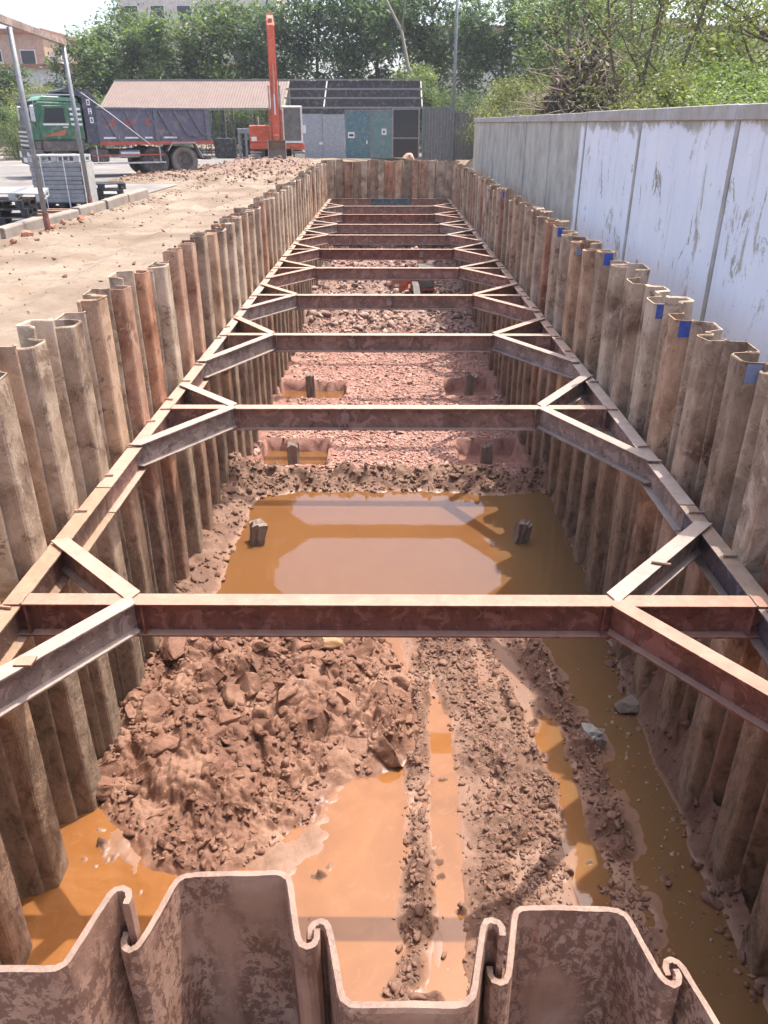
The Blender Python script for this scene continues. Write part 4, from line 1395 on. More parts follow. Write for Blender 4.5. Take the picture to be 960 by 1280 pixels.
MB().box(-0.55, 0.6, -0.3, 0.3, 0, 1.1).obj("body", 'black_metal', cb, 0.02)
MB().box(-0.5, 0.02, -0.33, -0.305, 0.08, 1.02).obj("cabinet_door", 'dark_interior', cb)
MB().box(0.05, 0.55, -0.33, -0.305, 0.08, 1.02).obj("cabinet_door", 'dark_interior', cb)
fn = empty("bar_fence", (-8.5, 55.2, 0))
tag(fn, "pale bar fence seen through the open shed", "fence")
for i in range(30):
    x = -5 + i * 0.32
    MB().box(x - 0.025, x + 0.025, -0.02, 0.02, 0, 2.1).obj("bar", 'galv', fn)
for z in (0.3, 1.9):
    MB().box(-5.1, 4.4, 0.021, 0.05, z, z + 0.06).obj("rail", 'galv', fn)

# ================================================================== DUMP TRUCK
TH = R(32)
tk = empty("dump_truck", (-13.2, 31.4, 0.0), math.atan2(math.sin(TH), math.cos(TH)))
tag(tk, "dump truck with green cab and dusty blue-black tipper body", "truck")
# local x runs from the cab front to the tail, y from the near side to the far side
W = 2.35
MB().box(0.5, 6.7, 0.75, 1.0, 0.72, 0.98).box(0.5, 6.7, 1.35, 1.6, 0.72, 0.98).obj("chassis", 'chassis', tk)
cab = MB().prism([(0.08, 1.32), (1.95, 1.32), (1.95, 2.58), (0.42, 2.62), (0.22, 2.50), (0.02, 1.75)], 0.02, W - 0.02, 'y').obj("cab", 'cab_green', tk, 0.04)
MB().prism([(0.40, 2.62), (1.9, 2.60), (1.85, 2.76), (0.62, 2.80)], 0.12, W - 0.12, 'y').obj("roof_fairing", 'cab_green_pale', cab, 0.03)
MB().bar((0.5, 0.06, 2.84), (1.85, 0.06, 2.84), 0.04, 0.04).bar((0.5, W - 0.06, 2.84), (1.85, W - 0.06, 2.84), 0.04, 0.04).bar((0.5, 0.06, 2.84), (0.5, W - 0.06, 2.84), 0.04, 0.04).obj("roof_rail", 'chrome', cab)
MB().add([(0.045, 0.18, 1.82), (0.045, W - 0.18, 1.82), (0.215, W - 0.18, 2.44), (0.215, 0.18, 2.44), (0.0, 0.18, 1.83), (0.0, W - 0.18, 1.83), (0.17, W - 0.18, 2.45), (0.17, 0.18, 2.45)],
         [(0, 1, 2, 3), (7, 6, 5, 4), (0, 4, 5, 1), (1, 5, 6, 2), (2, 6, 7, 3), (3, 7, 4, 0)]).obj("windscreen", 'glass', cab)
MB().prism([(0.22, 2.46), (0.05, 2.50), (0.02, 2.60), (0.42, 2.64)], 0.05, W - 0.05, 'y').obj("sun_visor", 'black_metal', cab)
dr = MB().prism([(0.36, 1.38), (1.42, 1.38), (1.42, 2.48), (0.55, 2.48), (0.34, 1.86)], -0.018, 0.018, 'y').obj("door", 'cab_green', cab, 0.01)
MB().prism([(0.52, 1.92), (1.30, 1.92), (1.30, 2.40), (0.66, 2.40)], -0.030, -0.020, 'y').obj("window", 'glass', dr)
MB().box(0.50, 1.40, -0.036, -0.0185, 1.83, 1.89).obj("belt_trim", 'white_paint', dr)
MB().prism([(0.42, 1.44), (1.22, 1.50), (1.28, 1.70)], -0.030, -0.0185, 'y').obj("stripe", 'orange_dull', dr)
MB().box(1.18, 1.36, -0.05, -0.019, 1.74, 1.79).obj("handle", 'chrome', dr)
for i in range(4):
    MB().box(1.50, 1.90, -0.01, 0.015, 1.82 + i * 0.17, 1.90 + i * 0.17).obj("side_stripe", 'white_paint', cab)
for yy, sgn in ((-0.22, -1), (W + 0.22, 1)):
    mr = MB().box(0.10, 0.22, yy - 0.10, yy + 0.10, 1.95, 2.48).obj("mirror", 'chrome', cab, 0.02)
    MB().tube([(0.2, yy, 2.5), (0.3, yy - sgn * 0.24, 2.6)], 0.018, 6).tube([(0.2, yy, 1.93), (0.25, yy - sgn * 0.24, 1.8)], 0.018, 6).obj("mirror_arm", 'black_metal', mr)
MB().box(-0.06, 0.09, 0.1, W - 0.1, 1.05, 1.76).obj("grille", 'black_metal', tk, 0.015)
for i in range(4):
    MB().box(-0.085, -0.062, 0.25, W - 0.25, 1.12 + i * 0.15, 1.18 + i * 0.15).obj("grille_bar", 'chrome', tk)
bp = MB().box(-0.14, 0.35, 0.0, W, 0.48, 1.03).obj("bumper", 'chassis', tk, 0.04)
for y0 in (0.12, W - 0.5):
    MB().box(-0.165, -0.135, y0, y0 + 0.38, 0.70, 0.92).obj("headlight", 'lamp_glass', bp, 0.01)
MB().box(-0.155, -0.142, 0.75, 1.6, 0.55, 0.72).obj("number_plate", 'white_paint', bp)
MB().box(0.1, 0.35, 0.06, W - 0.06, 1.04, 1.315).box(0.36, 1.9, 0.02, 0.5, 0.95, 1.315).obj("step_box", 'chassis', tk, 0.02)
MB().tube([(1.2, 0.25, 1.0), (1.3, 0.2, 1.02)], 0.1, 8)
# tipper body
BX0, BX1, BZ0, BZ1 = 2.45, 6.95, 1.20, 2.36
body = MB().box(BX0, BX1, 0.0, W, BZ0, BZ0 + 0.06).box(BX0, BX1, 0.0, 0.05, BZ0 + 0.06, BZ1).box(BX0, BX1, W - 0.05, W, BZ0 + 0.06, BZ1).box(BX1 - 0.05, BX1, 0.05, W - 0.05, BZ0 + 0.06, BZ1 - 0.05).obj("tipper_body", 'dump_blue', tk)
fb = [(2.02, 1.25), (2.46, 1.18), (2.46, 2.36), (2.62, 2.60), (2.30, 2.98), (1.55, 3.05), (1.30, 2.98), (1.30, 2.92), (1.60, 2.92), (2.0, 2.75)]
MB().prism(fb, 0.0, 0.08, 'y').prism(fb, W - 0.08, W, 'y').prism([(2.38, 1.2), (2.44, 1.2), (2.44, 2.4), (2.38, 2.4)], 0.08, W - 0.08, 'y').prism([(2.60, 2.62), (2.28, 3.00), (1.55, 3.07), (1.30, 3.00), (1.30, 2.94), (1.56, 3.0), (2.24, 2.92), (2.54, 2.58)], 0.08, W - 0.08, 'y').obj("headboard", 'dump_navy', tk)
MB().box(BX0, BX1, -0.05, 0.09, BZ1, BZ1 + 0.09).obj("top_rail", 'dump_blue', body, 0.01)
MB().box(BX0, BX1, -0.05, -0.003, BZ0 - 0.06, BZ0 + 0.06).obj("bottom_rail", 'red_paint', body)
for i in range(3):
    x = 2.62 + i * 0.86
    MB().add([(x, -0.045, 2.34), (x + 0.10, -0.045, 2.34), (x + 0.62, -0.045, 1.28), (x + 0.52, -0.045, 1.28), (x, -0.002, 2.34), (x + 0.10, -0.002, 2.34), (x + 0.62, -0.002, 1.28), (x + 0.52, -0.002, 1.28)],
             [(0, 1, 2, 3), (7, 6, 5, 4), (0, 4, 5, 1), (1, 5, 6, 2), (2, 6, 7, 3), (3, 7, 4, 0)]).obj("rib", 'dump_blue', body)
for i in range(3):
    x = 4.85 + i * 0.62
    MB().bar((x, -0.03, 2.34), (x + 0.45, -0.03, 1.52), 0.10, 0.06, (0, -1, 0)).bar((x + 0.45, -0.032, 1.52), (min(x + 0.85, 6.9), -0.032, 1.46), 0.10, 0.06, (0, -1, 0)).obj("rib", 'dump_blue', body)
for x in (4.62, 6.72):
    MB().box(x, x + 0.16, -0.05, -0.002, BZ0 + 0.07, BZ1 - 0.01).obj("post", 'dump_blue', body)
for x0, x1 in ((2.62, 3.2), (3.42, 4.0), (4.2, 4.5), (4.95, 5.5)):
    MB().box(x0, x1, -0.014, -0.003, 1.36, 1.42).obj("marking", 'white_paint', body)
# small red and white lettering, too small to read in the photo
def glyphs(parent, x, z, w, h, n, mat, yy=-0.010, seed=0):
    rng = random.Random(seed)
    mb = MB()
    cw = w / n
    for i in range(n):
        a = x + i * cw
        mb.box(a, a + cw * 0.22, yy, yy + 0.006, z, z + h)
        mb.box(a + cw * 0.58, a + cw * 0.8, yy, yy + 0.006, z, z + h)
        for t in (rng.choice((0.0, 0.4)), 0.8):
            mb.box(a + cw * 0.22, a + cw * 0.58, yy, yy + 0.006, z + t * h, z + (t + 0.2) * h)
    mb.obj("lettering", mat, parent)
glyphs(body, 2.78, 1.78, 0.36, 0.24, 3, 'red_paint', seed=1)
glyphs(body, 3.55, 1.80, 0.34, 0.24, 3, 'red_paint', seed=2)
glyphs(body, 4.30, 1.82, 0.20, 0.24, 2, 'red_paint', seed=3)
for i, z in enumerate((2.50, 2.20, 1.90)):
    glyphs(body, 2.16 + 0.02 * i, z, 0.16, 0.20, 1, 'white_paint', -0.012, 4 + i)
MB().tube([(2.0, -0.09, 2.92), (3.0, -0.09, 2.2), (4.35, -0.09, 1.15)], 0.016, 6).obj("tarp_arm", 'chrome', tk)
# wheels
def wheel(x, yy, r, name="wheel", dusty='tyre_dusty', side=-1):
    root = empty(name, (x, yy, r - 0.03))
    root.parent = tk
    prof = [(0.60, -0.13), (0.86, -0.15), (0.97, -0.125), (1.0, -0.08), (1.0, 0.08), (0.97, 0.125), (0.86, 0.15), (0.60, 0.13)]
    n = 28
    V, F = [], []
    for i in range(n):
        a = 2 * math.pi * i / n
        for (q, t) in prof:
            V.append((math.cos(a) * q * r, t, math.sin(a) * q * r))
    k = len(prof)
    for i in range(n):
        for j in range(k):
            F.append((i * k + j, i * k + (j + 1) % k, ((i + 1) % n) * k + (j + 1) % k, ((i + 1) % n) * k + j))
    me = rawmesh("tyre", V, F, True)
    link("tyre", me, M[dusty], root)
    MB().tube([(0, -0.05, 0), (0, 0.10, 0)], r * 0.61, 20).tube([(0, side * 0.12, 0), (0, side * 0.04, 0)], [r * 0.20, r * 0.26], 14).obj("rim", 'chassis', root)
    return root
for x, dm in ((0.95, 'tyre'), (5.75, 'tyre_dusty'), (4.55, 'tyre')):
    for yy, s in ((0.18, -1), (W - 0.18, 1)):
        wheel(x, yy, 0.55, dusty=dm, side=s)
        if x > 2:
            wheel(x, yy - s * 0.33, 0.55, dusty='tyre', side=s)
MB().bar((5.05, 0.12, 0.9), (5.25, 0.12, 1.18), 0.4, 0.03).bar((5.25, 0.12, 1.19), (6.2, 0.12, 1.19), 0.4, 0.03).bar((6.2, 0.12, 1.18), (6.5, 0.12, 0.62), 0.4, 0.03).obj("mudguard", 'chrome', tk)
MB().tube([(3.2, 0.22, 0.82), (3.95, 0.22, 0.82)], 0.15, 14).obj("air_tank", 'chrome', tk, smooth=False)
MB().bar((2.1, 0.05, 0.78), (4.9, 0.05, 0.78), 0.04, 0.05).obj("side_guard", 'red_paint', tk)
MB().bar((2.1, 0.05, 0.50), (4.95, 0.05, 0.50), 0.04, 0.06).bar((4.75, 0.05, 0.47), (4.75, 0.05, 1.12), 0.04, 0.04, (1, 0, 0)).bar((2.3, 0.05, 0.47), (2.3, 0.05, 1.12), 0.04, 0.04, (1, 0, 0)).obj("side_guard", 'chrome', tk)
MB().box(2.05, 2.75, 0.1, 0.6, 0.55, 1.05).obj("fuel_tank", 'chassis', tk, 0.05)
MB().box(6.6, 6.95, 0.2, W - 0.2, 0.55, 0.70).obj("rear_bar", 'chassis', tk, 0.02)
MB().box(6.955, 6.985, 0.2, 0.45, 0.85, 0.98).obj("tail_light", 'red_paint', tk)

# ================================================================== EXCAVATORS
def excavator(loc, rz, label, low=False):
    """faces local -y; cab on +x side"""
    root = empty("excavator", loc, rz)
    og = 'orange_dull' if low else 'orange'
    tag(root, label, "excavator")
    for s in (-1, 1):
        x = s * 1.1
        poly = [(-1.75, 0.42), (-1.55, 0.12), (-1.3, 0.0), (1.3, 0.0), (1.55, 0.12), (1.75, 0.42), (1.55, 0.72), (1.3, 0.82), (-1.3, 0.82), (-1.55, 0.72)]
        tr = MB().prism([(a, b_) for a, b_ in poly], x - 0.27, x + 0.27, 'x').obj("track", 'black_metal', root, 0.02)
        mb = MB()
        for i in range(17):
            yy = -1.45 + i * 0.18
            mb.box(x - 0.30, x + 0.30, yy, yy + 0.13, 0.822, 0.86)
        mb.obj("grousers", 'bucket', tr)
    MB().tube([(0, 0, 0.7), (0, 0, 1.05)], 0.7, 20).obj("slew_ring", 'black_metal', root)
    house = MB().box(-1.38, 1.38, -0.9, 1.9, 1.05, 1.32).obj("deck", og, root, 0.03)
    MB().box(-1.38, 1.38, 0.6, 1.95, 1.325, 2.10).obj("engine_cover", og, root, 0.06)
    MB().box(-1.38, -0.38, -0.85, 0.595, 1.325, 2.15).obj("side_tank", og, root, 0.04)
    MB().box(-1.30, -1.02, -0.875, -0.853, 1.42, 1.62).obj("work_light", 'lamp_glass', root, 0.01)
    MB().tube([(-1.1, 1.2, 2.1), (-1.1, 1.2, 2.6)], 0.05, 8).obj("exhaust", 'black_metal', root)
    MB().bar((-0.9, -0.8, 2.16), (-0.9, -0.8, 2.5), 0.03, 0.03, (1, 0, 0)).bar((-0.9, -0.8, 2.5), (-0.9, 0.5, 2.5), 0.03, 0.03).bar((-0.9, 0.5, 2.5), (-0.9, 0.5, 2.16), 0.03, 0.03, (1, 0, 0)).obj("handrail", 'chrome', root)
    cb_ = empty("cab", (0, 0, 0))
    cb_.parent = root
    x0, x1, y0, y1, z0, z1 = 0.30, 1.32, -0.95, 0.55, 1.33, 3.0
    wp = 'chassis' if low else 'white_paint'
    for (xx, yy) in ((x0, y0), (x1 - 0.09, y0), (x0, y1 - 0.09), (x1 - 0.09, y1 - 0.09)):
        MB().box(xx, xx + 0.09, yy, yy + 0.09, z0, z1 - 0.08).obj("pillar", wp, cb_, 0.01)
    MB().box(x0 - 0.01, x1 + 0.01, y0 - 0.01, y1 + 0.01, z1 - 0.08, z1 + 0.02).obj("cab_roof", wp, cb_, 0.03)
    MB().box(x0 + 0.09, x1 - 0.09, y0 + 0.005, y0 + 0.075, z0, z0 + 0.10).obj("sill", wp, cb_)
    MB().box(x0 + 0.09, x1 - 0.09, y0 + 0.03, y0 + 0.045, z0 + 0.10, z1 - 0.08).obj("windscreen", 'cab_glass', cb_)
    for xx in (x0 + 0.03, x1 - 0.05):
        MB().box(xx, xx + 0.015, y0 + 0.09, y1 - 0.09, z0, z1 - 0.08).obj("side_glass", 'cab_glass', cb_)
    MB().box(x0 + 0.3, x1 - 0.3, -0.1, 0.35, z0, z0 + 0.5).box(x0 + 0.3, x1 - 0.3, 0.25, 0.36, z0 + 0.5, z0 + 1.1).obj("seat", 'seat_grey', cb_, 0.03)
    bx = -0.02
    def arm(name, pts, w, mat, parent=root):
        """boxed arm: pts (y, z, depth)"""
        mb = MB()
        n = len(pts)
        top, bot = [], []
        for i, (yy, zz, dp) in enumerate(pts):
            a = pts[max(i - 1, 0)]
            c = pts[min(i + 1, n - 1)]
            d = Vector((c[0] - a[0], c[1] - a[1])).normalized()
            nn = Vector((-d.y, d.x))
            top.append((yy + nn.x * dp / 2, zz + nn.y * dp / 2))
            bot.append((yy - nn.x * dp / 2, zz - nn.y * dp / 2))
        for i in range(n - 1):
            q = [top[i], top[i + 1], bot[i + 1], bot[i]]
            mb.prism(q, bx - w / 2, bx + w / 2, 'x')
        return mb.obj(name, mat, parent, 0.012)
    def ram(parent, a, b_, r=0.07, off=0.0):
        a, b_ = Vector((bx + off, a[0], a[1])), Vector((bx + off, b_[0], b_[1]))
        mid = a.lerp(b_, 0.6)
        MB().tube([a, mid], r, 10).obj("ram_barrel", 'orange_dull', parent)
        MB().tube([mid, b_], r * 0.55, 8).obj("ram_rod", 'chrome', parent)
    if not low:
        bm_ = arm("boom", [(-0.35, 1.1, 0.40), (-0.9, 2.7, 0.62), (-1.5, 4.3, 0.62), (-2.5, 5.95, 0.36)], 0.38, 'orange')
        ram(bm_, (-0.95, 0.9), (-1.55, 3.5), 0.075, -0.27)
        ram(bm_, (-0.95, 0.9), (-1.55, 3.5), 0.075, 0.27)
        st = arm("stick", [(-2.15, 6.25, 0.22), (-2.5, 5.8, 0.50), (-2.85, 4.3, 0.44), (-3.25, 1.2, 0.26)], 0.31, 'orange')
        MB().box(bx - 0.10, bx + 0.10, -2.62, -2.1, 5.8, 6.15).obj("pin_boss", 'orange_dull', st)
        MB().box(bx - 0.17, bx + 0.17, -2.18, -2.10, 6.2, 6.42).obj("tip_plate", 'sack', st)
        ram(st, (-3.0, 4.4), (-3.55, 2.2), 0.06, 0.0)
        MB().tube([(bx + 0.2, -2.7, 4.8), (bx + 0.23, -2.95, 3.6), (bx + 0.2, -3.2, 2.2)], 0.02, 6).obj("hose", 'black_metal', st)
        by, bz = -3.3, 1.12
    else:
        bm_ = arm("boom", [(-0.35, 1.4, 0.34), (-1.6, 1.75, 0.5), (-2.6, 1.7, 0.45), (-3.8, 1.2, 0.3)], 0.42, 'chassis')
        st = arm("stick", [(-3.9, 1.45, 0.25), (-3.8, 1.2, 0.4), (-3.4, 0.7, 0.25)], 0.32, 'chassis')
        by, bz = -3.5, 0.75
    # bucket: curved shell with side plates and teeth
    bk = empty("bucket", (bx, by, bz))
    bk.parent = root
    cur = [(-0.10, 0.0), (0.30, -0.10), (0.48, -0.45), (0.40, -0.85), (0.10, -1.10), (-0.25, -1.12)]
    V, F = [], []
    w = 0.42
    for (a, b_) in cur:
        for s in (-1, 1):
            V.append((s * w, a, b_))
    for (a, b_) in [(a * 0.86 - 0.01, b_ * 0.93 - 0.02) for a, b_ in cur]:
        for s in (-1, 1):
            V.append((s * (w - 0.02), a, b_))
    n = len(cur)
    for i in range(n - 1):
        F.append((2 * i, 2 * i + 1, 2 * i + 3, 2 * i + 2))
        k2 = 2 * n
        F.append((k2 + 2 * i, k2 + 2 * i + 2, k2 + 2 * i + 3, k2 + 2 * i + 1))
    F += [(0, 2 * n, 2 * n + 1, 1), (2 * n - 2, 2 * n - 1, 4 * n - 1, 4 * n - 2)]
    link("shell", rawmesh("shell", V, F), M['bucket'], bk)
    for s in (-1, 1):
        MB().prism(cur + [(-0.35, -0.8), (-0.2, -0.3)], s * w - 0.015, s * w + 0.015, 'x').obj("side_plate", 'bucket', bk)
    for i in range(5):
        xx = -0.36 + i * 0.18
        MB().add([(xx - .05, -.22, -1.10), (xx + .05, -.22, -1.10), (xx + .05, -.22, -1.16), (xx - .05, -.22, -1.16), (xx - .02, -.42, -1.12), (xx + .02, -.42, -1.12)],
                 [(0, 1, 2, 3), (0, 4, 5, 1), (3, 2, 5, 4), (0, 3, 4), (1, 5, 2)]).obj("tooth", 'chassis', bk)
    MB().box(-0.12, 0.12, -0.18, 0.12, -0.05, 0.22).obj("linkage", 'orange_dull', bk, 0.02)
    if not low:
        for ch in root.children:
            if ch.name.startswith("track"):
                ch.scale.z = 0.62
            elif not ch.name.startswith(("boom", "stick", "bucket")):
                ch.location.z -= 0.40
    return root

ex = excavator((-5.85, 44.4, 0.06), 0.13, "orange excavator with upright boom and white-framed cab beside the trench")
ex2 = excavator((0.95, 31.2, fz(0.95, 30.0) - 0.45), 0.05, "small orange excavator down in the trench behind the struts", True)
ex2.scale = (0.58, 0.58, 0.46)

# ================================================================== GOAL-POST FRAME ON THE KERB
gf = empty("post_frame", (-6.95, 16.0, 0))
tag(gf, "grey steel post frame with top rail standing on the kerb", "post frame")
MB().tube([(0.22, 0.0, -0.1), (0.20, 0.0, 3.42)], 0.048, 10).obj("post", 'galv', gf, smooth=True)
MB().tube([(-0.22, 3.75, -0.1), (-0.26, 3.75, 3.42)], 0.048, 10).obj("post", 'galv', gf, smooth=True)
MB().bar((0.45, -2.6, 3.52), (-0.28, 3.9, 3.50), 0.10, 0.12).obj("top_rail", 'steel_grey', gf)
MB().tube([(0.22, 0, -0.05), (0.22, 0, 0.34)], 0.056, 10).obj("rusty_foot", 'rust_red', gf)
MB().tube([(-0.22, 3.75, -0.05), (-0.22, 3.75, 0.34)], 0.056, 10).obj("rusty_foot", 'rust_red', gf)

# ================================================================== PALLETS
def pallet_mesh(L=1.2, Wd=1.0, h=0.15):
    mb = MB()
    for i in range(6):
        y0 = -Wd / 2 + i * (Wd - 0.11) / 5
        mb.box(-L / 2, L / 2, y0, y0 + 0.11, h - 0.025, h)
    for i in range(3):
        x0 = -L / 2 + i * (L - 0.14) / 2
        mb.box(x0, x0 + 0.14, -Wd / 2 + 0.002, Wd / 2 - 0.002, h - 0.05, h - 0.0252)
        for j in range(3):
            y0 = -Wd / 2 + 0.004 + j * (Wd - 0.148) / 2
            mb.box(x0 + 0.004, x0 + 0.136, y0, y0 + 0.14, 0.02, h - 0.0502)
        mb.box(x0 + 0.002, x0 + 0.138, -Wd / 2 + 0.003, Wd / 2 - 0.003, 0, 0.0198)
    return mb.mesh("pallet")
PM = {}
for key in ('pallet_black', 'pallet_grey'):
    PM[key] = pallet_mesh()
    PM[key].materials.append(M[key])
def pallet(x, y, z, rz, key, label, tilt=(0, 0)):
    o = link("pallet", PM[key], None, None, (x, y, z), (tilt[0], tilt[1], rz))
    tag(o, label, "pallet", "plastic pallets behind the kerb")
wz = ['bottom', 'middle', 'top']
for i in range(3):
    pallet(-7.85 + 0.04 * i, 22.3 + 0.05 * i, 0.01 + 0.156 * i, 0.15 + 0.12 * i, 'pallet_black', "black pallet behind the wrapped stack, %s of three" % wz[i])
for i in range(3):
    pallet(-8.15 - 0.05 * i, 17.3 + 0.08 * i, 0.01 + 0.156 * i, 0.3 - 0.1 * i, 'pallet_black', "black pallet in the leaning pile left of the posts, %s of its stack" % wz[i])
pallet(-7.95, 17.6, 0.48, 0.25, 'pallet_grey', "pale grey pallet lying on the black pallets", (0.04, 0.03))
for i in range(2):
    pallet(-9.4, 17.0 + 0.1 * i, 0.01 + 0.156 * i, -0.1 + 0.2 * i, 'pallet_black', "black pallet at the left picture edge, %s one" % ('lower', 'upper')[i])
pallet(-8.75, 16.0, 0.05, 0.5, 'pallet_black', "tilted black pallet nearest the kerb at the left edge", (0.12, -0.10))
pallet(-9.6, 15.4, 0.03, 0.1, 'pallet_black', "flat black pallet in the lower left corner of the yard", (0.0, 0.05))

ws = empty("wrapped_stack", (-8.1, 20.75, 0), 0.06)
tag(ws, "grey plastic wrapped stack of goods on a pallet behind the posts", "wrapped stack")
link("pallet", PM['pallet_black'], None, ws, (0, 0, 0.0))
rz_ = random.Random(9)
for i in range(9):
    z0 = 0.155 + i * 0.1
    e = rz_.uniform(-0.012, 0.012)
    MB().box(-0.60 + e, 0.60 + e, -0.50 - e, 0.50 - e, z0, z0 + 0.097).obj("layer", 'wrap_grey', ws, 0.012)
MB().box(0.616, 0.622, -0.5, 0.5, 0.1, 1.05).obj("lit_film", 'wrap_lit', ws)  # right face of the wrap, sunlight put into its paler colour
link("top_pallet", PM['pallet_grey'], None, ws, (0, 0, 1.06))
for x in (-0.32, 0.22):
    MB().box(x - 0.012, x + 0.012, -0.522, -0.516, 0.02, 1.2).box(x - 0.012, x + 0.012, -0.52, 0.52, 1.212, 1.216).obj("strap", 'white_paint', ws)

tb = random.Random(4)
for i in range(5):
    L = tb.uniform(0.7, 1.1)
    o = MB().box(-L / 2, L / 2, -0.05, 0.05, 0, 0.05).obj("timber", 'timber', None, 0.004, loc=(-7.62 + tb.uniform(-.05, .05), 18.55 + 0.17 * i, 0.02 + (0.055 if i % 2 else 0)), rot=(0, 0, tb.uniform(-0.25, 0.25)))
    tag(o, "short reddish timber behind the kerb between the posts, %s from the front" % ORD[i], "timber", "timbers behind the kerb")
spots = [(-6.82, 15.2, 0.25), (-6.75, 16.3, 0.18), (-6.9, 17.2, 0.16), (-6.75, 17.9, 0.2), (-6.62, 14.2, 0.14), (-6.9, 19.0, 0.13)]
for i, (x, y_, s) in enumerate(spots):
    boulder("brick_lump", (x, y_, 0.04), s, 'brick_red', "%s lump of broken red brick along the kerb, counted from the front" % ORD[sorted(p[1] for p in spots).index(y_)], "brick lump", 60 + i)

# ================================================================== TREES
def limb_path(rng, p, d, L, n=5, bend=0.25):
    pts = [Vector(p)]
    d = Vector(d).normalized()
    for _ in range(n):
        d = (d + Vector((rng.gauss(0, bend), rng.gauss(0, bend), rng.gauss(0, bend * 0.6) + 0.06))).normalized()
        pts.append(pts[-1] + d * L / n)
    return pts

def tree_meshes(seed, H, rad, crown_lo, leaf, nleaf, clumps, wood=True, spread=1.0, trunk_r=0.16, multi=1, nlimb=9, fill=0.75, clump_r=0.28):
    """returns (wood mesh, crown mesh) with base at the origin"""
    rng = random.Random(seed)
    nr = np.random.default_rng(seed)
    mb = MB()
    tips = []
    for t in range(multi):
        a = rng.uniform(0, 6.28)
        lean = 0.05 if multi == 1 else 0.28
        pts = limb_path(rng, (0.15 * math.cos(a) * (multi > 1), 0.15 * math.sin(a) * (multi > 1), -0.1), (math.cos(a) * lean, math.sin(a) * lean, 1), H * 0.86, 7, 0.07)
        r0 = trunk_r / math.sqrt(multi)
        mb.tube(pts, [r0 * (1 - 0.12 * i) for i in range(len(pts))], 8)
        for k in range(nlimb // multi):
            i = rng.randint(2, 6)
            f = pts[i]
            a2 = rng.uniform(0, 6.28)
            L = rad * rng.uniform(0.55, 1.0)
            lp_ = limb_path(rng, f, (math.cos(a2), math.sin(a2), rng.uniform(0.2, 0.9)), L, 5, 0.16)
            mb.tube(lp_, [r0 * 0.45 * (1 - 0.17 * j) for j in range(6)], 6)
            tips += lp_[2:]
            for q in range(2):
                b_ = lp_[rng.randint(2, 4)]
                l2 = limb_path(rng, b_, (rng.gauss(0, 1), rng.gauss(0, 1), rng.uniform(0, .8)), L * 0.5, 4, 0.2)
                mb.tube(l2, [r0 * 0.2 * (1 - 0.2 * j) for j in range(5)], 5)
                tips += l2[2:]
    wm_ = mb.mesh("trunk", smooth=True)
    # clumps through the crown volume and on the limb tips
    cen, siz = [], []
    cz, hz_ = (H + crown_lo) / 2, (H - crown_lo) / 2
    for k in range(clumps):
        while True:
            v = np.array([rng.uniform(-1, 1) for _ in range(3)])
            r = np.linalg.norm(v)
            if 0.2 < r < 1.0:
                break
        if rng.random() < fill:
            v = v / r * (r ** 0.5)
        cen.append((v[0] * rad, v[1] * rad, cz + v[2] * hz_))
        siz.append(rng.uniform(0.6, 1.3) * clump_r * rad)
    for tp in rng.sample(tips, min(len(tips), clumps // 2)):
        cen.append(tuple(tp))
        siz.append(rng.uniform(0.5, 1.0) * clump_r * rad)
    cen, siz = np.array(cen), np.array(siz)
    w = siz ** 2
    which = nr.choice(len(cen), nleaf, p=w / w.sum())
    P = cen[which] + nr.normal(0, 1, (nleaf, 3)) * siz[which][:, None] * np.array([0.6, 0.6, 0.42])
    P[:, 2] = np.maximum(P[:, 2], 0.15)
    # leaf faces: pointed quads, drooping a little
    a = nr.uniform(0, 6.28, nleaf)
    el = nr.normal(-0.25, 0.45, nleaf)
    d = np.stack([np.cos(a) * np.cos(el), np.sin(a) * np.cos(el), np.sin(el)], 1)
    up = np.stack([nr.normal(0, .55, nleaf), nr.normal(0, .55, nleaf), np.ones(nleaf)], 1)
    s = np.cross(d, up)
    s /= np.linalg.norm(s, axis=1)[:, None]
    L = leaf * nr.uniform(0.6, 1.4, nleaf)
    wv = L * nr.uniform(0.32, 0.5, nleaf)
    nrm = np.cross(s, d)
    A = P
    B = P + d * (L * 0.45)[:, None] + s * (wv * 0.5)[:, None] + nrm * (L * 0.06)[:, None]
    Cc = P + d * L[:, None]
    D = P + d * (L * 0.45)[:, None] - s * (wv * 0.5)[:, None] + nrm * (L * 0.06)[:, None]
    V = np.stack([A, B, Cc, D], 1).reshape(-1, 3)
    F = np.arange(nleaf * 4).reshape(-1, 4)
    cm = npmesh("crown", V, F)
    return wm_, cm

PROTO = {}
def proto(key, **kw):
    PROTO[key] = tree_meshes(**kw)
proto('big_a', seed=1, H=11.0, rad=3.6, crown_lo=1.6, leaf=0.42, nleaf=9500, clumps=70, nlimb=12, trunk_r=0.2)
proto('big_b', seed=2, H=12.0, rad=3.4, crown_lo=1.2, leaf=0.40, nleaf=9500, clumps=64, nlimb=12, trunk_r=0.2)
proto('big_c', seed=3, H=9.0, rad=3.3, crown_lo=1.0, leaf=0.40, nleaf=8000, clumps=56, nlimb=10, trunk_r=0.18)
proto('open_a', seed=4, H=9.0, rad=2.6, crown_lo=1.6, leaf=0.16, nleaf=5200, clumps=60, multi=3, nlimb=15, trunk_r=0.17, clump_r=0.24)
proto('open_b', seed=5, H=8.5, rad=2.8, crown_lo=1.4, leaf=0.16, nleaf=5200, clumps=56, multi=2, nlimb=14, trunk_r=0.2, clump_r=0.24)
proto('bush_a', seed=6, H=3.0, rad=1.7, crown_lo=0.0, leaf=0.125, nleaf=9500, clumps=40, multi=4, nlimb=8, trunk_r=0.07, clump_r=0.3)
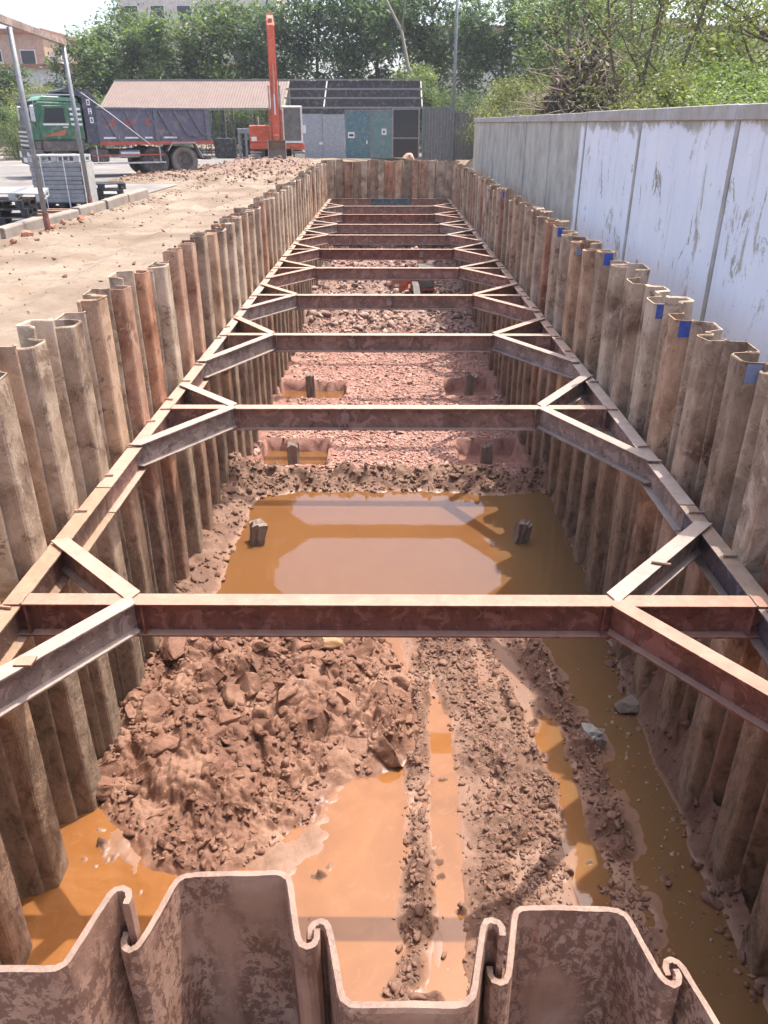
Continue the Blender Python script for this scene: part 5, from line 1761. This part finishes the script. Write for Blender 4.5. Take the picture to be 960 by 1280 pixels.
proto('bush_b', seed=7, H=3.4, rad=1.8, crown_lo=0.0, leaf=0.12, nleaf=9500, clumps=44, multi=4, nlimb=8, trunk_r=0.07, clump_r=0.3)
_mc = {}
def tree(key, x, y, leafm, label, cat="tree", sc_=1.0, sz=1.0, rz=0.0, bark='bark', name="tree", group=None, z=-0.05):
    root = empty(name, (x, y, z), rz)
    root.scale = (sc_, sc_, sc_ * sz)
    for part, base, mt in (("trunk", PROTO[key][0], bark), ("crown", PROTO[key][1], leafm)):
        kk = (key, part, mt)
        if kk not in _mc:
            me = base.copy()
            me.materials.clear()
            me.materials.append(M[mt])
            _mc[kk] = me
        link(part, _mc[kk], None, root)
    tag(root, label, cat, group)
    return root

G1 = "trees behind the shed"
T = [('big_c', -28.2, 64, 'leaf_dark', 0.62, 1.0, "dark round tree in front of the tan building at the left edge"),
     ('big_c', -22.6, 66, 'leaf_mid', 0.86, 1.0, "grey-green tree behind the left post of the frame"),
     ('big_a', -20.6, 70, 'leaf_mid', 0.86, 1.02, "tall grey-green tree above the truck's tipper body"),
     ('big_c', -17.3, 67, 'leaf_mid', 1.0, 0.98, "bushy tree above the left end of the brown roof"),
     ('big_c', -13.2, 69, 'leaf_mid', 1.08, 1.05, "grey-green tree above the middle of the brown roof"),
     ('big_a', -9.3, 68, 'leaf_dark', 0.80, 1.05, "slim dark tree just left of the orange boom"),
     ('big_b', -5.2, 67, 'leaf_dark', 0.98, 1.15, "tall blue-green tree just right of the orange boom"),
     ('big_b', -1.4, 70, 'leaf_dark', 1.05, 1.15, "tall dark tree above the bare purlin roof"),
     ('big_c', 1.7, 63, 'leaf_light', 0.62, 1.0, "small bright yellow-green tree at the right end of the purlin roof"),
     ('big_a', 4.2, 72, 'leaf_dark', 1.05, 1.2, "tall dark tree directly behind the lamp pole"),
     ('big_b', 8.6, 68, 'leaf_dark', 0.98, 1.1, "dark green tree right of the lamp pole"),
     ('big_c', 12.0, 60, 'leaf_mid', 1.05, 1.1, "mid green tree above the far end of the concrete wall"),
     ('big_a', 16.2, 64, 'leaf_light', 0.95, 1.05, "light green tree left of the withered vine mound")]
for i, (k, x, y_, lm, s, sz_, lb) in enumerate(T):
    tree(k, x, y_, lm, lb, sc_=s, sz=sz_, rz=i * 1.7, group=G1)
# leaning pale trunk before the lamp pole
mb = MB().tube([(3.6, 62, 2.6), (2.4, 62.2, 3.6), (1.3, 62.4, 5.4), (0.8, 62.5, 7.6), (-0.4, 62.5, 9.6), (-1.2, 62.6, 11.5)], [0.16, 0.15, 0.13, 0.11, 0.08, 0.05], 8)
mb.tube([(0.8, 62.5, 7.6), (1.1, 62.3, 9.5), (0.8, 62, 11.5)], [0.08, 0.06, 0.04], 6).tube([(3.6, 62, 2.6), (4.3, 62, 0.9), (4.5, 62, -0.1)], [0.16, 0.18, 0.2], 8)
o = mb.obj("leaning_trunk", 'bark_pale', None, smooth=True)
tag(o, "bare pale leaning tree trunk above the purlin roof", "tree trunk")

G2 = "trees behind the concrete wall"
T2 = [('open_a', 7.6, 26, 'leaf_olive', 0.95, "thin many-stemmed tree right of the withered vine mound", 0.4),
      ('open_b', 9.4, 25, 'leaf_olive', 1.0, "forked tree with a dark trunk above the white painted wall", 2.6),
      ('open_b', 12.2, 27, 'leaf_light', 1.0, "yellow-green open tree at the right picture edge", 4.1),
      ('open_a', 12.6, 40, 'leaf_light', 1.2, "light open tree farther back between the two forked trees", 1.0),
      ('open_b', 17.0, 42, 'leaf_olive', 1.25, "olive open tree farther back near the right picture edge", 5.2),
      ('open_a', 21.5, 46, 'leaf_light', 1.3, "farthest light green tree at the upper right corner", 3.3),
      ('open_a', 9.3, 44, 'leaf_light', 1.1, "green leafy tree just left of the withered vine mound", 2.2)]
for k, x, y_, lm, s, lb, rz in T2:
    tree(k, x, y_, lm, lb, sc_=s, rz=rz, group=G2)
G3 = "bushes behind the concrete wall"
B3 = [(6.9, 14.5, 0.72), (7.0, 17.5, 0.82), (7.1, 20.5, 0.85), (7.5, 23.0, 0.95), (7.1, 26.3, 0.75), (9.2, 20.8, 1.0), (10.8, 22.5, 1.1), (6.9, 30.2, 0.55), (10.4, 29.0, 1.1), (11.5, 31.5, 1.3), (7.2, 40.0, 1.1),
      (7.5, 46.0, 1.25), (14.5, 33.0, 1.4), (9.5, 36.0, 1.3), (13.5, 38.0, 1.4), (6.6, 50.5, 1.1), (10.5, 53.0, 1.4)]
B3s = sorted(b_[1] for b_ in B3)
for i, (x, y_, s) in enumerate(B3):
    lm = ('leaf_olive', 'leaf_light', 'leaf_olive', 'leaf_olive')[i % 4]
    tree(('bush_a', 'bush_b')[i % 2], x, y_, lm, "%s bush behind the concrete wall, %s counted from the right edge" % ('olive' if lm == 'leaf_olive' else 'light green', ORD[B3s.index(y_)]),
         "bush", s, 1.0, i * 2.1, name="bush", group=G3)
G4 = "bushes left of the truck"
B4 = [(-27.5, 56, 1.15, 'leaf_light', "yellow-green bush at the left edge behind the truck cab"), (-23.6, 57, 1.25, 'leaf_olive', "pale bush above the green truck cab"),
      (-20.2, 57, 1.2, 'leaf_light', "bright bush left of the brown roof"), (-24.5, 47, 0.9, 'leaf_mid', "dark hedge bush in front of the truck's bumper"),
      (-30.5, 58, 1.3, 'leaf_mid', "grey-green bush in the far left corner"), (-21.5, 49, 0.85, 'leaf_mid', "low bush behind the truck's grille")]
for i, (x, y_, s, lm, lb) in enumerate(B4):
    tree(('bush_a', 'bush_b')[i % 2], x, y_, lm, lb, "bush", s, 1.0, i * 1.3, name="bush", group=G4)
G5 = "low bushes under the trees behind the shed"
for i in range(9):
    x = -17.5 + i * 2.9
    tree(('bush_a', 'bush_b')[i % 2], x, 59.5 + (i % 3), 'leaf_mid' if i % 2 else 'leaf_dark', "%s low bush from the left, under the trees behind the shed" % ORD[i], "bush", 1.25, 1.0, i * 0.9, name="bush", group=G5)

# withered vine mound over the wall
def vine_mound():
    rng = random.Random(77)
    nr = np.random.default_rng(77)
    mb = MB()
    for i in range(760):
        a, t = rng.uniform(0, 6.28), rng.random() ** 0.6
        z = 4.3 * (1 - t ** 1.7) * rng.uniform(0.55, 1.0)
        p = Vector((math.cos(a) * 2.0 * t, math.sin(a) * 2.0 * t, max(0.1, z)))
        d = Vector((rng.gauss(0, .7), rng.gauss(0, .7), rng.gauss(-0.2, .7)))
        pts = limb_path(rng, p, d, rng.uniform(0.7, 1.8), 4, 0.4)
        mb.tube([Vector((max(q.x, -2.2), q.y, max(q.z, 0))) for q in pts], [0.022, 0.02, 0.016, 0.012, 0.008], 4, False)
    root = empty("vine_mound", (7.6, 34.0, -0.05))
    root.scale = (1.3, 1.3, 1.12)
    mb.obj("stems", 'twig', root)
    n = 4200
    a, t = nr.uniform(0, 6.28, n), nr.uniform(0, 1, n) ** 0.6
    z = np.maximum(0.1, 4.3 * (1 - t ** 1.7) * nr.uniform(0.6, 1.02, n))
    P = np.stack([np.cos(a) * 2.0 * t, np.sin(a) * 2.0 * t, z], 1)
    V = (P[:, None, :] + nr.normal(0, 0.07, (n, 4, 3))).reshape(-1, 3)
    link("withered_leaves", npmesh("withered_leaves", V, np.arange(n * 4).reshape(-1, 4)), M['leaf_brown'], root)
    tag(root, "brown mound of withered vines behind the concrete wall", "vines")
vine_mound()

# ================================================================== FAR BUILDINGS
def building(name, x0, x1, y0, y1, h, wall, label, cols, rows, zb=1.0, roof='roof_edge', band=None, win=(1.3, 1.4)):
    root = empty(name, ((x0 + x1) / 2, y0, 0))
    w = (x1 - x0) / 2
    D = y1 - y0
    MB().box(-w, w, 0.15, D, -0.1, h).obj("wall", wall, root)
    rf = MB().box(-w - 0.3, w + 0.3, -0.25, D + 0.3, h + 0.002, h + 0.35).obj("roof", roof, root)
    MB().box(-w * 0.3, -w * 0.1, D * 0.3, D * 0.6, h + 0.352, h + 1.3).obj("roof_box", wall, rf)
    for r in range(rows):
        for c in range(cols):
            x = -w + (c + 0.5) * 2 * w / cols
            z = zb + r * (h - zb) / rows
            f = MB().box(x - win[0] / 2 - .08, x + win[0] / 2 + .08, 0.06, 0.149, z - .08, z + win[1] + .08).obj("window", 'white_paint', root)
            MB().box(x - win[0] / 2, x + win[0] / 2, 0.04, 0.059, z, z + win[1]).obj("pane", 'glass', f)
    if band:
        for r in range(rows + 1):
            z = r * (h - 0.2) / rows + 0.1
            MB().box(-w - .05, w + .05, -0.02, 0.03, z, z + 0.3).obj("floor_band", band, root)
    tag(root, label, "building")
building("tan_building", -58, -32.6, 84, 96, 9.4, 'tan_wall', "tan building with red roof edge at the far left", 8, 3)
building("cream_building", -27.5, -11.5, 92, 104, 14.4, 'cream_wall', "cream building with tan bands rising behind the middle trees", 6, 4, band='tan_wall')
building("pale_building", 3.0, 62, 86, 98, 9.8, 'pale_wall', "long pale building behind the trees on the right", 18, 3)
building("low_white_building", -34.0, -24.0, 78, 84, 6.2, 'pale_wall', "low white building glimpsed through the left trees", 4, 2)
gpst = MB().box(-0.25, 0.25, -0.25, 0.25, -0.1, 2.5).box(-0.3, 0.3, -0.3, 0.3, 2.5, 2.62).obj("gate_pillar", 'pale_wall', None, 0.02, loc=(-22.3, 45.0, 0))
tag(gpst, "white gate pillar at the left picture edge", "pillar")
print("objects", len(bpy.data.objects))

# ================================================================== HAZE
hzm = bpy.data.materials.new("thin_site_haze")
hzm.use_nodes = True
hn = hzm.node_tree
hn.nodes.remove(hn.nodes["Principled BSDF"])
pv = hn.nodes.new("ShaderNodeVolumePrincipled")
pv.inputs["Color"].default_value = (0.92, 0.95, 1.0, 1)
pv.inputs["Density"].default_value = 0.0006
pv.inputs["Anisotropy"].default_value = 0.3
hn.links.new(pv.outputs[0], hn.nodes["Material Output"].inputs["Volume"])
o = MB().box(-1000, 1000, -300, 1600, -8.0, 30.0).obj("haze", hzm)
tag(o, "thin pale haze over the whole site", "haze", kind="stuff")
